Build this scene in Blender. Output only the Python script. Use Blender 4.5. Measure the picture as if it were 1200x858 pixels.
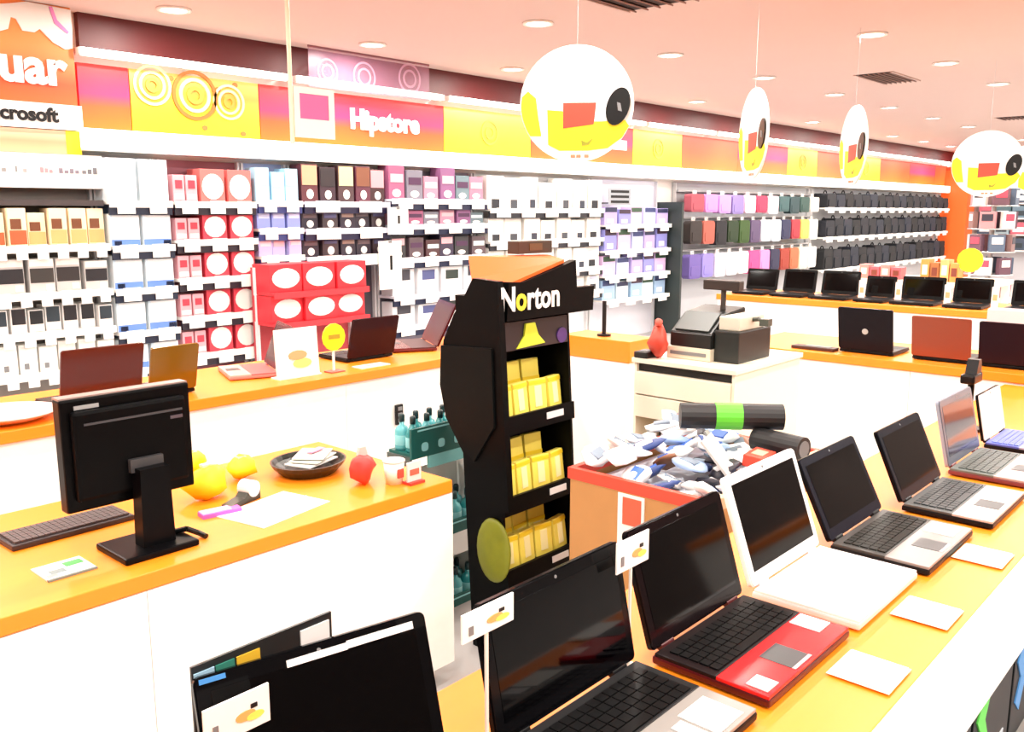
import bpy, bmesh, math, random
from mathutils import Vector, Matrix
random.seed(7)
for o in list(bpy.data.objects): bpy.data.objects.remove(o)
S = bpy.context.scene
C = S.collection
PI = math.pi

# ------------------------------------------------------------------ camera
HC = 1.65                                   # eye height
FPX, CX, CY = 1040.0, 600.0, 429.0          # focal length in pixels of the 1200x858 frame
TH = math.atan((CY - 248.0) / FPX)          # pitch down
AL = math.radians(41.985)                   # angle between view direction and the long wall
cam = bpy.data.cameras.new('camera'); cam.sensor_width = 36.0; cam.sensor_fit = 'HORIZONTAL'
cam.lens = 36.0 * FPX / 1200.0; cam.clip_end = 100
co = bpy.data.objects.new('camera', cam); C.objects.link(co)
co.location = (0, 0, HC); co.rotation_euler = (PI/2 - TH, 0, AL - PI/2)
S.camera = co

# ------------------------------------------------------------------ world, exposure
w = bpy.data.worlds.new('world'); S.world = w; w.use_nodes = True
w.node_tree.nodes['Background'].inputs[0].default_value = (1, .95, .9, 1)
w.node_tree.nodes['Background'].inputs[1].default_value = 0.5
S.view_settings.view_transform = 'Standard'; S.view_settings.look = 'None'
S.view_settings.exposure = 0.0; S.view_settings.gamma = 1.0
S.view_settings.use_curve_mapping = False
S.cycles.use_denoising = True
S.cycles.caustics_reflective = False; S.cycles.caustics_refractive = False
S.cycles.sample_clamp_indirect = 4.0
LAMP_W = 33.0

# ------------------------------------------------------------------ pixel to place (direction from pixel, distance from the surface touched)
def ray(px, py):
    x = (px - CX) / FPX; y = -(py - CY) / FPX
    r = x; u = y*math.cos(TH) - math.sin(TH); f = math.cos(TH) + y*math.sin(TH)
    return Vector((r*math.sin(AL) + f*math.cos(AL), -r*math.cos(AL) + f*math.sin(AL), u))
def PZ(px, py, z): d = ray(px, py); return Vector((0, 0, HC)) + d*((z - HC)/d.z)
def PY(px, py, y): d = ray(px, py); return Vector((0, 0, HC)) + d*(y/d.y)
def PX(px, py, x): d = ray(px, py); return Vector((0, 0, HC)) + d*(x/d.x)

# ------------------------------------------------------------------ materials
def lin(h):
    if not isinstance(h, str): return tuple(h)
    h = h.lstrip('#'); v = [int(h[i:i+2], 16)/255 for i in (0, 2, 4)]
    return tuple(c/12.92 if c <= .04045 else ((c+.055)/1.055)**2.4 for c in v)
MC = {}
def mat(col, rough=.5, metal=0., emit=0., spec=.5, grain=0., scale=40., alpha=1., coat=0.):
    k = (col, rough, metal, emit, spec, grain, scale, alpha, coat)
    if k in MC: return MC[k]
    m = bpy.data.materials.new('surface'); m.use_nodes = True
    nt = m.node_tree; b = nt.nodes['Principled BSDF']; c = lin(col)
    b.inputs['Base Color'].default_value = (*c, 1)
    b.inputs['Roughness'].default_value = rough; b.inputs['Metallic'].default_value = metal
    b.inputs['Specular IOR Level'].default_value = spec
    b.inputs['Coat Weight'].default_value = coat
    if emit:
        b.inputs['Emission Color'].default_value = (*c, 1); b.inputs['Emission Strength'].default_value = emit
    if alpha < 1: b.inputs['Alpha'].default_value = alpha
    if grain:
        tc = nt.nodes.new('ShaderNodeTexCoord'); n = nt.nodes.new('ShaderNodeTexNoise')
        n.inputs['Scale'].default_value = scale; n.inputs['Detail'].default_value = 4
        nt.links.new(tc.outputs['Object'], n.inputs['Vector'])
        r = nt.nodes.new('ShaderNodeMix'); r.data_type = 'RGBA'
        r.inputs[6].default_value = (*[x*(1-grain) for x in c], 1)
        r.inputs[7].default_value = (*[min(1, x*(1+grain)) for x in c], 1)
        nt.links.new(n.outputs['Fac'], r.inputs[0]); nt.links.new(r.outputs[2], b.inputs['Base Color'])
        bp = nt.nodes.new('ShaderNodeBump'); bp.inputs['Strength'].default_value = grain*.4; bp.inputs['Distance'].default_value = .002
        nt.links.new(n.outputs['Fac'], bp.inputs['Height']); nt.links.new(bp.outputs[0], b.inputs['Normal'])
    MC[k] = m
    return m
def gradient(stops, zlo, zhi, rough=.4):
    """printed panel: colour runs with the height of the panel (print)"""
    m = bpy.data.materials.new('printed_panel'); m.use_nodes = True
    nt = m.node_tree; b = nt.nodes['Principled BSDF']; b.inputs['Roughness'].default_value = rough
    tc = nt.nodes.new('ShaderNodeTexCoord'); sp = nt.nodes.new('ShaderNodeSeparateXYZ')
    mr = nt.nodes.new('ShaderNodeMapRange'); mr.inputs[1].default_value = zlo; mr.inputs[2].default_value = zhi
    cr = nt.nodes.new('ShaderNodeValToRGB')
    el = cr.color_ramp.elements; el[0].position = 0.0; el[1].position = 1.0
    el[0].color = (*lin(stops[0][1]), 1); el[1].color = (*lin(stops[-1][1]), 1)
    for p, c in stops[1:-1]: el.new(p).color = (*lin(c), 1)
    nt.links.new(tc.outputs['Object'], sp.inputs[0]); nt.links.new(sp.outputs[2], mr.inputs[0])
    nt.links.new(mr.outputs[0], cr.inputs[0]); nt.links.new(cr.outputs[0], b.inputs['Base Color'])
    return m
def woodish(col, col2):
    m = bpy.data.materials.new('laminate'); m.use_nodes = True
    nt = m.node_tree; b = nt.nodes['Principled BSDF']; b.inputs['Roughness'].default_value = .38
    tc = nt.nodes.new('ShaderNodeTexCoord'); mp = nt.nodes.new('ShaderNodeMapping'); mp.inputs['Scale'].default_value = (1.5, 14, 14)
    n = nt.nodes.new('ShaderNodeTexNoise'); n.inputs['Scale'].default_value = 2.5; n.inputs['Detail'].default_value = 5
    r = nt.nodes.new('ShaderNodeMix'); r.data_type = 'RGBA'
    r.inputs[6].default_value = (*lin(col), 1); r.inputs[7].default_value = (*lin(col2), 1)
    nt.links.new(tc.outputs['Object'], mp.inputs[0]); nt.links.new(mp.outputs[0], n.inputs['Vector'])
    nt.links.new(n.outputs['Fac'], r.inputs[0]); nt.links.new(r.outputs[2], b.inputs['Base Color'])
    return m
WHITE = mat('#f1efea', .45); PANEL = mat('#f3f1ec', .5, grain=.02); CARD = mat('#f4f2ee', .6)
BLACK = mat('#060607', .35, spec=.3); BLACKG = mat('#050507', .12); DARK = mat('#131214', .45, spec=.3); GREY = mat('#77787a', .5); SILVER = mat('#b9babd', .3, .6)
ORANGE = woodish('#ff8a1e', '#f58512'); STEEL = mat('#c9cacc', .3, .9)
SCREEN = mat('#010102', .06, spec=.16)
TUBE = mat('#fffaf0', .4, emit=3.2); LENS = mat('#fff8e8', .4, emit=9.0); LITBOX = mat('#fffdf6', .4, emit=1.3)

# ------------------------------------------------------------------ mesh helpers
def obj(name, me, parent=None, loc=(0, 0, 0), rot=(0, 0, 0)):
    o = bpy.data.objects.new(name, me); C.objects.link(o)
    o.location = loc; o.rotation_euler = rot
    if parent: o.parent = parent
    return o
def tag(o, label, cat, group=None):
    o['label'] = label; o['category'] = cat
    if group: o['group'] = group
    return o
def struct(o, label=None):
    o['kind'] = 'structure'
    if label: o['label'] = label
    return o
def empty(name, loc=(0, 0, 0), rot=(0, 0, 0)): return obj(name, None, None, loc, rot)
def fin(bm, m, name='mesh', smooth=False):
    bmesh.ops.recalc_face_normals(bm, faces=bm.faces)
    me = bpy.data.meshes.new(name); bm.to_mesh(me); bm.free()
    if m: me.materials.append(m)
    if smooth:
        for p in me.polygons: p.use_smooth = True
    return me
def add_box(bm, x0, x1, y0, y1, z0, z1, bev=0, M=None):
    r = bmesh.ops.create_cube(bm, size=1)
    vs = r['verts']
    for v in vs: v.co = Vector((x0+(v.co.x+.5)*(x1-x0), y0+(v.co.y+.5)*(y1-y0), z0+(v.co.z+.5)*(z1-z0)))
    if bev:
        es = list({e for v in vs for e in v.link_edges})
        g = bmesh.ops.bevel(bm, geom=es, offset=bev, segments=2, affect='EDGES', profile=.6)
        vs = list({v for f in g['faces'] for v in f.verts})
    if M is not None:
        for v in vs: v.co = M @ v.co
    return vs
BX = {}
def box(w_, d, h, m, bev=0):
    """box mesh, origin at the centre of its base"""
    k = (round(w_, 4), round(d, 4), round(h, 4), m.name_full, bev)
    if k not in BX:
        bm = bmesh.new(); add_box(bm, -w_/2, w_/2, -d/2, d/2, 0, h, bev); BX[k] = fin(bm, m)
    return BX[k]
def bbox(x0, x1, y0, y1, z0, z1, m, bev=0):
    bm = bmesh.new(); add_box(bm, x0, x1, y0, y1, z0, z1, bev); return fin(bm, m)
def add_cyl(bm, p0, p1, r0, r1=None, n=14):
    p0 = Vector(p0); p1 = Vector(p1); r1 = r0 if r1 is None else r1
    d = p1-p0; q = Vector((0, 0, 1)).rotation_difference(d.normalized()).to_matrix().to_4x4()
    M = Matrix.Translation((p0+p1)/2) @ q
    bmesh.ops.create_cone(bm, cap_ends=True, segments=n, radius1=r0, radius2=r1, depth=d.length, matrix=M)
def cyl(p0, p1, r0, m, r1=None, n=14):
    bm = bmesh.new(); add_cyl(bm, p0, p1, r0, r1, n); return fin(bm, m)
def tube(pts, r, m, n=8):
    bm = bmesh.new()
    for a, b in zip(pts, pts[1:]): add_cyl(bm, a, b, r, n=n)
    return fin(bm, m)
def lathe(prof, m, n=16):
    bm = bmesh.new(); rings = []
    for r, z in prof: rings.append([bm.verts.new((r*math.cos(2*PI*i/n), r*math.sin(2*PI*i/n), z)) for i in range(n)])
    for a, b in zip(rings, rings[1:]):
        for i in range(n): bm.faces.new((a[i], a[(i+1) % n], b[(i+1) % n], b[i]))
    bm.faces.new(rings[0][::-1]); bm.faces.new(rings[-1])
    return fin(bm, m, smooth=True)
def prism(pts, axis, a0, a1, m, bev=0):
    """outline in the plane across `axis`, run from a0 to a1 along it"""
    bm = bmesh.new()
    def v(p, a):
        return {'x': (a, p[0], p[1]), 'y': (p[0], a, p[1]), 'z': (p[0], p[1], a)}[axis]
    A = [bm.verts.new(v(p, a0)) for p in pts]; B = [bm.verts.new(v(p, a1)) for p in pts]
    bm.faces.new(A); bm.faces.new(B[::-1]); n = len(pts)
    for i in range(n): bm.faces.new((A[i], A[(i+1) % n], B[(i+1) % n], B[i]))
    if bev: bmesh.ops.bevel(bm, geom=list(bm.edges), offset=bev, segments=2, affect='EDGES')
    return fin(bm, m)
def ell(cx, cz, rx, rz, n=18, a0=0, a1=2*PI): return [(cx+rx*math.cos(a0+(a1-a0)*i/n), cz+rz*math.sin(a0+(a1-a0)*i/n)) for i in range(n)]
def rrect(x0, x1, z0, z1, r, n=4):
    out = []
    for cx, cz, a in ((x1-r, z1-r, 0), (x0+r, z1-r, PI/2), (x0+r, z0+r, PI), (x1-r, z0+r, 3*PI/2)):
        out += [(cx+r*math.cos(a+PI/2*i/n), cz+r*math.sin(a+PI/2*i/n)) for i in range(n+1)]
    return out
def ring(cx, cz, ro, ri, y0, y1, m, n=28):
    bm = bmesh.new(); L = []
    for r, y in ((ro, y0), (ri, y0), (ri, y1), (ro, y1)):
        L.append([bm.verts.new((cx+r*math.cos(2*PI*i/n), y, cz+r*math.sin(2*PI*i/n))) for i in range(n)])
    for k in range(4):
        a, b = L[k], L[(k+1) % 4]
        for i in range(n): bm.faces.new((a[i], a[(i+1) % n], b[(i+1) % n], b[i]))
    return fin(bm, m)
def text_mesh(s, size, m, depth=.002, bold=0., align='LEFT'):
    cu = bpy.data.curves.new('lettering', 'FONT'); cu.body = s; cu.size = size; cu.extrude = depth; cu.offset = bold; cu.align_x = align
    cu.resolution_u = 3
    o = bpy.data.objects.new('lettering', cu); C.objects.link(o)
    dg = bpy.context.evaluated_depsgraph_get(); me = bpy.data.meshes.new_from_object(o.evaluated_get(dg))
    bpy.data.objects.remove(o); me.materials.clear(); me.materials.append(m)
    return me
def copy_tree(o, parent=None):
    c = o.copy(); C.objects.link(c); c.parent = parent
    for ch in list(o.children): copy_tree(ch, c)
    return c

# ================================================================== THE ROOM
CEIL = 3.05; YW = 6.8; XF = 24.0; X0 = -3.5; Y0 = -4.6
FLOOR = mat('#b2aeac', .35, grain=.05, scale=3)
struct(obj('floor', bbox(X0, XF+.2, Y0, YW+.2, -.1, 0, FLOOR)), 'pale polished shop floor')
CEILM = mat('#d2bab2', .8, grain=.02, scale=2)
struct(obj('ceiling', bbox(X0, XF+.2, Y0, YW+.2, CEIL, CEIL+.1, CEILM)), 'pinkish white plaster ceiling')
WALLM = mat('#efe9e4', .6); SIDEM = mat('#6e5f58', .6, grain=.2, scale=2)
struct(obj('wall_back', bbox(X0, XF+.2, YW, YW+.2, 0, CEIL, WALLM)), 'long back wall behind the shelves')
struct(obj('wall_far', bbox(XF, XF+.2, Y0, YW, 0, CEIL, WALLM)), 'end wall of the shop')
struct(obj('wall_side', bbox(X0, XF, Y0-.2, Y0, 0, CEIL, SIDEM)), 'side wall facing the long shelves')
struct(obj('wall_near', bbox(X0-.2, X0, Y0, YW, 0, CEIL, SIDEM)), 'near end wall')
# dark red bulkhead band under the ceiling
BAND = mat('#52080c', .5)
struct(obj('trim_1', bbox(2.87, XF, YW-.06, YW, 2.80, CEIL, BAND)), 'dark red band along the top of the back wall')
struct(obj('trim_2', bbox(XF-.06, XF, Y0, YW-.06, 2.80, CEIL, BAND)), 'dark red band along the top of the end wall')

# ceiling lights
ring_me = lathe([(.088, -.001), (.118, -.001), (.118, -.012), (.100, -.016), (.088, -.012), (.088, -.001)], mat('#f6efe8', .4), 24)
lens_me = lathe([(.0881, -.002), (.0881, -.010), (.06, -.013), (.001, -.014)], LENS, 20)
for r, (y, x0, dx, n0) in enumerate([(6.15, 3.29, 1.775, -3), (4.55, 5.35, 1.846, -4), (2.84, 7.46, 1.88, -5), (1.16, 7.7, 1.85, -5), (-.5, 7.9, 1.85, -5), (-2.2, 8.0, 1.85, -6), (-3.8, 8.0, 1.85, -6)]):
    for n in range(n0, 12):
        x = x0 + dx*n
        if not (X0+.5 < x < XF-.5): continue
        t = tag(empty('downlight', (x, y, CEIL)), 'round recessed ceiling downlight, switched on', 'ceiling light', 'recessed downlights in the ceiling')
        obj('trim_ring', ring_me, t); obj('lens', lens_me, t)
        L = bpy.data.lights.new('lamp', 'AREA'); L.shape = 'DISK'; L.size = .16; L.energy = LAMP_W; L.color = (1, .95, .88)
        obj('lamp', L, t, (0, 0, -.025))
# ceiling vents
def vent(px0, px1, py, lab, depth):
    a = PZ(px0, py, CEIL); b = PZ(px1, py, CEIL); c = (a+b)/2; wv = (b-a).length
    d = b-a; t = tag(empty('ceiling_vent', (c.x, c.y, CEIL), (0, 0, round(math.atan2(d.y, d.x)/(PI/2))*PI/2*0)), lab, 'vent')
    obj('backing', bbox(-wv/2, wv/2, -depth/2, depth/2, -.004, 0, mat('#3a2622', .8)), t)
    for s in (-1, 1): obj('frame_bar', bbox(-wv/2-.02, wv/2+.02, s*(depth/2+.01)-.012, s*(depth/2+.01)+.012, -.012, 0, mat('#c8aba2', .6)), t)
    n = 7
    for i in range(n):
        y = -depth/2 + depth*(i+.5)/n
        obj('slat', box(wv, depth/n*.35, .01, mat('#8f6a60', .6)), t, (0, y, -.016), (.5, 0, 0))
    return t
vent(702, 812, -6, 'large dark slotted air vent in the ceiling', .7)
vent(995, 1085, 91, 'dark slotted air vent further down the ceiling', .36)
vent(1172, 1206, 138, 'far dark slotted air vent over the hanging signs', .4)

# ------------------------------------------------------------------ fascia above the shelves
def wx(px, y=6.55, py=250): return PY(px, py, y).x
def wz(px, py, y=6.55): return PY(px, py, y).z
FG = gradient([(0, '#f06a18'), (.36, '#f05420'), (.55, '#ee2c62'), (.74, '#e62c50'), (1, '#d82a22')], 2.24, 2.70)
FY = gradient([(0, '#f8d818'), (.35, '#f4c024'), (.7, '#f09a3c'), (1, '#f4b860')], 2.24, 2.70)
FO = gradient([(0, '#ff6a20'), (.5, '#ff5428'), (1, '#e8402a')], 2.24, 2.70)
YF = YW-.08
edges = [(95, 155, 'g'), (155, 305, 'y'), (305, 520, 'g'), (520, 622, 'y'), (622, 742, 'g'), (742, 800, 'y'), (800, 866, 'o'), (866, 925, 'g'), (925, 960, 'y'), (960, 1000, 'o'), (1000, 1035, 'y'), (1035, 1070, 'o'), (1070, 1100, 'g'), (1100, 1114, 'o')]
names = {'g': ('red, pink and orange', FG), 'y': ('yellow ringed', FY), 'o': ('plain orange red', FO)}
rc_pale = mat('#fff0a8', .4); rc_br = mat('#b06a2c', .5); rc_org = mat('#f29b3c', .5)
where = {0: 'next to the big poster', 1: 'with three ring motifs beside the big poster', 2: 'carrying a white shop name', 3: 'with a faint ring, beside the panel with white lettering', 4: 'behind the big round hanging sign'}
for i, (a, b, k) in enumerate(edges):
    xa, xb = wx(a, YF, 150), wx(b, YF, 150)
    nm = where.get(i, 'number %d along the fascia counted from the poster' % (i+1))
    p = tag(obj('fascia_panel', bbox(xa+.004, xb-.004, YF, YW-.002, 2.245, 2.70, names[k][1])), '%s fascia panel %s' % (names[k][0], nm), 'sign panel', 'fascia panels over the wall shelves')
    if i == 1:
        for px, py, s, dk in ((178, 100, .15, 0), (228, 112, .19, 1), (268, 120, .14, 0)):
            q = PY(px, py, YF)
            for j, (ro, ri) in enumerate(((s, s*.86), (s*.7, s*.56), (s*.36, s*.2))):
                obj('ring_motif', ring(q.x, q.z, ro, ri, YF-.012, YF+.001, rc_br if (dk and j == 0) else (rc_pale if j != 2 else rc_org)), p)
        for px, py in ((200, 92), (255, 105), (275, 100), (240, 150), (285, 157)):
            q = PY(px, py, YF); obj('dot_motif', prism(ell(q.x, q.z, .025, .02, 10), 'y', YF-.006, YF+.001, rc_br), p)
    elif k == 'y':
        m_ = (xa+xb)/2
        for ro, ri in ((.13, .11), (.07, .05)): obj('ring_motif', ring(m_, 2.48, ro, ri, YF-.008, YF+.001, rc_org), p)
    if i == 2:
        q = PY(410, 150, YF); me = text_mesh('Hipstore', .24, WHITE, .006, .012)
        obj('lettering', me, p, (q.x, YF-.006, 2.41), (PI/2, 0, 0)).scale.x = .98
    if i == 4:
        q = PY(735, 175, YF); obj('lettering_bar', bbox(q.x-.65, q.x-.02, YF-.008, YF+.001, 2.42, 2.54, WHITE), p)
# fascia on the end wall
for i in range(4):
    y1 = YW-.1-i*.9
    tag(obj('fascia_panel', bbox(XF-.08, XF-.002, y1-.88, y1, 2.245, 2.70, (FO, FY)[i % 2])), ('plain orange' if i % 2 == 0 else 'plain yellow') + ' fascia panel %d on the end wall counted from the corner' % (i+1), 'sign panel', 'end wall fascia panels')
# lit white header below the fascia and light tubes above it
x = wx(97, 6.6, 170); i = 0
while x < XF-1.4:
    x2 = min(x+1.8, XF-1.26)
    h = tag(empty('lit_header', (x, YW, 2.08)), 'glowing white light box strip under the fascia panels', 'light box', 'light box strips over the shelves')
    obj('diffuser', bbox(0, x2-x-.006, -.22, -.005, .02, .155, LITBOX), h)
    obj('casing', bbox(0, x2-x-.006, -.22, -.005, .0, .018, WHITE), h)
    t = tag(empty('tube_light', (x+.03, YW-.17, 2.715)), 'white fluorescent tube light above the fascia panels', 'tube light', 'tube lights along the fascia')
    obj('tube', cyl((.02, 0, .05), (x2-x-.09, 0, .05), .03, TUBE, n=10), t)
    obj('batten', bbox(0, x2-x-.06, .05, .168, .055, .075, WHITE), t)
    for s in (.0, x2-x-.09): obj('end_cap', bbox(s, s+.03, -.02, .06, .025, .075, WHITE), t)
    x = x2; i += 1

# big poster at the left end of the wall
xa, xb = 1.05, wx(86, 6.66, 60)
p = tag(obj('poster', bbox(xa, xb, 6.66, YW-.002, 2.387, CEIL-.002, gradient([(0, '#ff6420'), (.3, '#ff4a1c'), (.62, '#ff8a4a'), (1, '#ff9a50')], 2.30, CEIL))), 'red orange wall poster with white letters and white curved shape', 'poster')
q = PY(-2, 92, 6.66); obj('lettering', text_mesh('uar', .33, WHITE, .006, .012), p, (q.x, 6.652, q.z), (PI/2, 0, 0))
# white swirl: outline traced on the poster
def on_poster(pts): return [(v.x, v.z) for v in (PY(a, b, 6.66) for a, b in pts)]
obj('swirl', prism(on_poster([(-30, 6), (10, 4), (30, 2), (52, 6), (82, 12), (84, 34), (84, 57), (76, 58), (62, 50), (50, 38), (46, 34), (40, 38), (26, 36), (18, 22), (12, 20), (9, 34), (-30, 44)]), 'y', 6.65, 6.661, WHITE), p)
obj('swirl_line', prism(on_poster([(56, 8), (60, 8), (66, 24), (80, 38), (78, 40), (63, 28)]), 'y', 6.645, 6.651, mat('#e58ac8', .5)), p)
b = tag(obj('brand_strip', bbox(xa, wx(97, 6.62, 140), 6.62, YW-.002, 2.215, 2.385, WHITE)), 'white strip sign with black lettering under the red poster', 'sign')
q = PY(-24, 146, 6.62); me = text_mesh('Microsoft', .128, BLACK, .003, .005)
obj('lettering', me, b, (q.x, 6.616, 2.265), (PI/2, .0, 0))
b = tag(obj('promo_strip', bbox(xa, wx(82, 6.64, 170), 6.64, YW-.002, 2.05, 2.21, gradient([(0, '#ffb48a'), (.5, '#ff9a76'), (1, '#ffc9a8')], 2.05, 2.21))), 'salmon orange strip sign below the white lettered strip', 'sign')
obj('yellow_block', bbox(wx(78, 6.64, 170), wx(95, 6.64, 170), 6.636, YW-.004, 2.05, 2.21, mat('#ffe81e', .5)), b)
b = tag(obj('bay_header', bbox(xa, wx(121, 6.6, 210), 6.6, 6.725, max(2.052-.24, wz(60, 230, 6.6)), 2.045, WHITE)), 'white header board with small grey writing above the cartridge packs', 'sign')
for px0, px1, c in ((-4, 10, '#8a8a8a'), (19, 22, '#8a8a8a'), (28, 34, '#9a9a9a'), (48, 64, '#b08a90'), (70, 95, '#7d7480'), (97, 116, '#6a6a70')):
    u0, u1 = wx(px0, 6.6, 210), wx(px1, 6.6, 210); nn = max(1, int((u1-u0)/.03))
    for j in range(nn):
        h_ = random.uniform(.02, .05); obj('glyph', bbox(u0+(u1-u0)*j/nn, u0+(u1-u0)*(j+.7)/nn, 6.597, 6.601, 1.915, 1.915+h_, mat(c, .6)), b)

# ================================================================== wall shelves and goods
DC = {}; RJ = random.Random(11)
def product(name, w_, h, d, body, decals, bev=.004):
    """a packet: body (root) with printed panels proud of its front; origin at base centre, front to -y"""
    o = obj(name, box(w_, d, h, body, bev))
    for nm, kind, u0, v0, u1, v1, m in decals:
        k = (kind, u0, v0, u1, v1, round(w_, 3), round(h, 3), round(d, 3), m.name_full)
        if k not in DC:
            X0_, X1_ = -w_/2+u0*w_, -w_/2+u1*w_; Z0_, Z1_ = v0*h, v1*h
            if kind == 'r': DC[k] = bbox(X0_, X1_, -d/2-.004, -d/2+.001, Z0_, Z1_, m)
            elif kind == 'e': DC[k] = prism(ell((X0_+X1_)/2, (Z0_+Z1_)/2, (X1_-X0_)/2, (Z1_-Z0_)/2), 'y', -d/2-.004, -d/2+.001, m)
        obj(nm, DC[k], o)
    return o
def bay(label, px0, px1, back, y_f=6.5, yb=None, top=2.05):
    yb = yb or YW
    t = tag(empty('display_shelf', (wx(px0, y_f), yb, 0)), label, 'shelf')
    t['x0'] = wx(px0, y_f); t['x1'] = wx(px1, y_f)
    wd = t['x1']-t['x0']
    obj('back_panel', bbox(0, wd, -.03, -.002, .0, top, back), t); t['yb'] = yb
    for s in (0, wd-.02): obj('upright', bbox(s, s+.02, -.07, -.03, 0, top, mat('#d6d6d8', .5)), t)
    return t
def shelf(t, z, y_f=6.5, tags=0, m=None, tagm=None, dark=None):
    wd = t['x1']-t['x0']; dp = t['yb']-y_f
    obj('shelf_board', bbox(.004, wd-.004, -dp, -.03, z-.022, z, m or WHITE), t)
    st = obj('price_rail', bbox(.004, wd-.004, -dp-.012, -dp, z-.045, z+.004, m or WHITE), t)
    if dark: obj('shade_strip', bbox(.004, wd-.004, -dp+.002, -dp+.02, z-.10, z-.022, mat(dark, .5)), t)  # painted shade: dark strip standing in for the shadow below the shelf edge
    for j in range(tags):
        xx = wd*(j+.5)/tags
        obj('price_tag', bbox(xx-wd/tags*.27, xx+wd/tags*.27, -dp-.018, -dp-.012, z-.09, z+.01, tagm or WHITE), t)
def row(t, z, n, h, fn, label, group, y_f=6.5, fill=.88, px=None, d=.16, name='packet', cat='packet'):
    """n goods side by side on the shelf at height z"""
    x0, x1 = t['x0'], t['x1']
    if px: x0, x1 = wx(px[0], y_f), wx(px[1], y_f)
    st = (x1-x0)/n
    for j in range(n):
        r = fn(j)
        body, dec = r[0], r[1]; hh = h*(r[2] if len(r) > 2 else 1)
        lab = label if not (len(r) > 3) else r[3]
        if n >= 3 and y_f > 6.3: hh *= RJ.choice((1, 1, .94, .88)); 
        o = product(name, st*fill, hh, d, body, dec)
        o.location = (x0+st*(j+.5), y_f+.03+d/2+(RJ.choice((0, .015, .03)) if n >= 3 else 0), z); o.rotation_euler.z = RJ.uniform(-.05, .05) if n >= 3 else 0
        tag(o, lab, cat, group)
GB = mat('#dcdcde', .6); DB = mat('#4a4650', .7); MB_ = mat('#a9a9b0', .7)
# --- bay A: under the poster
A = bay('white shelf bay under the red poster with cartridge packs', -45, 126, mat('#8b8580', .7))
def zr(px, py): return wz(px, py, 6.5)
obj('top_rail', bbox(0, A['x1']-A['x0'], -.25, -.03, zr(60, 241), zr(60, 234), mat('#3b3334', .5)), A)
rows = [(288, 246), (343, 304), (389, 357), (436, 396)]
for zb, zt in rows: shelf(A, zr(60, zb), tags=7, tagm=CARD)
cr, br, rd = mat('#f2dcb8', .5), mat('#6b3a1c', .5), mat('#e2532c', .5)
def fA1(j): return (cr, [('print_block', 'r', .05, .05, .95, .42, rd if j < 3 else mat('#d9a468', .5)), ('photo', 'r', .12, .45, .7, .72, br)], 1, 'cream and brown cartridge pack with %s lower half on the top shelf under the poster' % ('red' if j < 3 else 'tan'))
row(A, zr(60, 288), 7, zr(60, 244)-zr(60, 288), fA1, '', 'cartridge packs on the top shelf')
def fA2(j): return (mat('#c9c6c4', .4), [('print_block', 'r', .04, .3, .96, .72, mat(('#2a2526', '#1c1c22', '#33302e')[j % 3], .4)), ('white_band', 'r', .04, .78, .96, .98, WHITE), ('badge', 'r', .62, .06, .92, .24, CARD)], 1)
row(A, zr(60, 343), 5, zr(60, 303)-zr(60, 343), fA2, 'grey pack with a wide black block on the second shelf under the poster', 'grey packs on the second shelf')
def fA3(j): return (mat('#e4e2e0', .4), [('print_block', 'r', .08, .36, .92, .95, mat(('#10141a', '#22303a', '#15131a')[j % 3], .4)), ('badge', 'r', .3, .04, .9, .3, WHITE)], 1)
row(A, zr(60, 389), 8, zr(60, 359)-zr(60, 389), fA3, 'small white pack with a black window on the third shelf under the poster', 'small packs on the third shelf')
def fA4(j): return (WHITE, [('print_block', 'r', .25, .15, .5, .35, GREY), ('pink_band', 'r', .1, .5, .9, .62, mat('#e9cfd4', .5))], 1)
row(A, zr(60, 436), 7, zr(60, 402)-zr(60, 436), fA4, 'white pack with small grey print on the lowest visible shelf under the poster', 'white packs on the low shelf')
# --- bay B: pale blue boxes
B = bay('white shelf bay of pale blue boxes beside the cartridge bay', 128, 203, mat('#93a6c8', .7))
bl = mat('#5f86c9', .5); pb = mat('#cfe4f2', .45); nv = mat('#1d2c52', .5)
rowsB = [(236, 184), (288, 249), (338, 297), (388, 346), (432, 396)]
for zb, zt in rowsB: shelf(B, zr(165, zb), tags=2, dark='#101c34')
for k, (zb, zt) in enumerate(rowsB):
    def fB(j): return (mat('#eaf3f8', .4), [('blue_base', 'r', .02, .0, .98, .2, bl if k else pb), ('side_strip', 'r', .0, .2, .08, 1., pb), ('dark_label', 'r', .7 if j % 2 else .1, .02, .98 if j % 2 else .35, .16, nv)] if k else [('tint', 'r', .1, .1, .9, .5, pb)], .96)
    row(B, zr(165, zb), 2, zr(165, zt)-zr(165, zb), fB, 'white and pale blue box on the %s shelf of the blue bay' % ('top', 'second', 'third', 'fourth', 'lowest')[k], 'pale blue boxes on shelf %s' % 'abcde'[k], d=.2, name='carton', cat='box', fill=.9)
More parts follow.
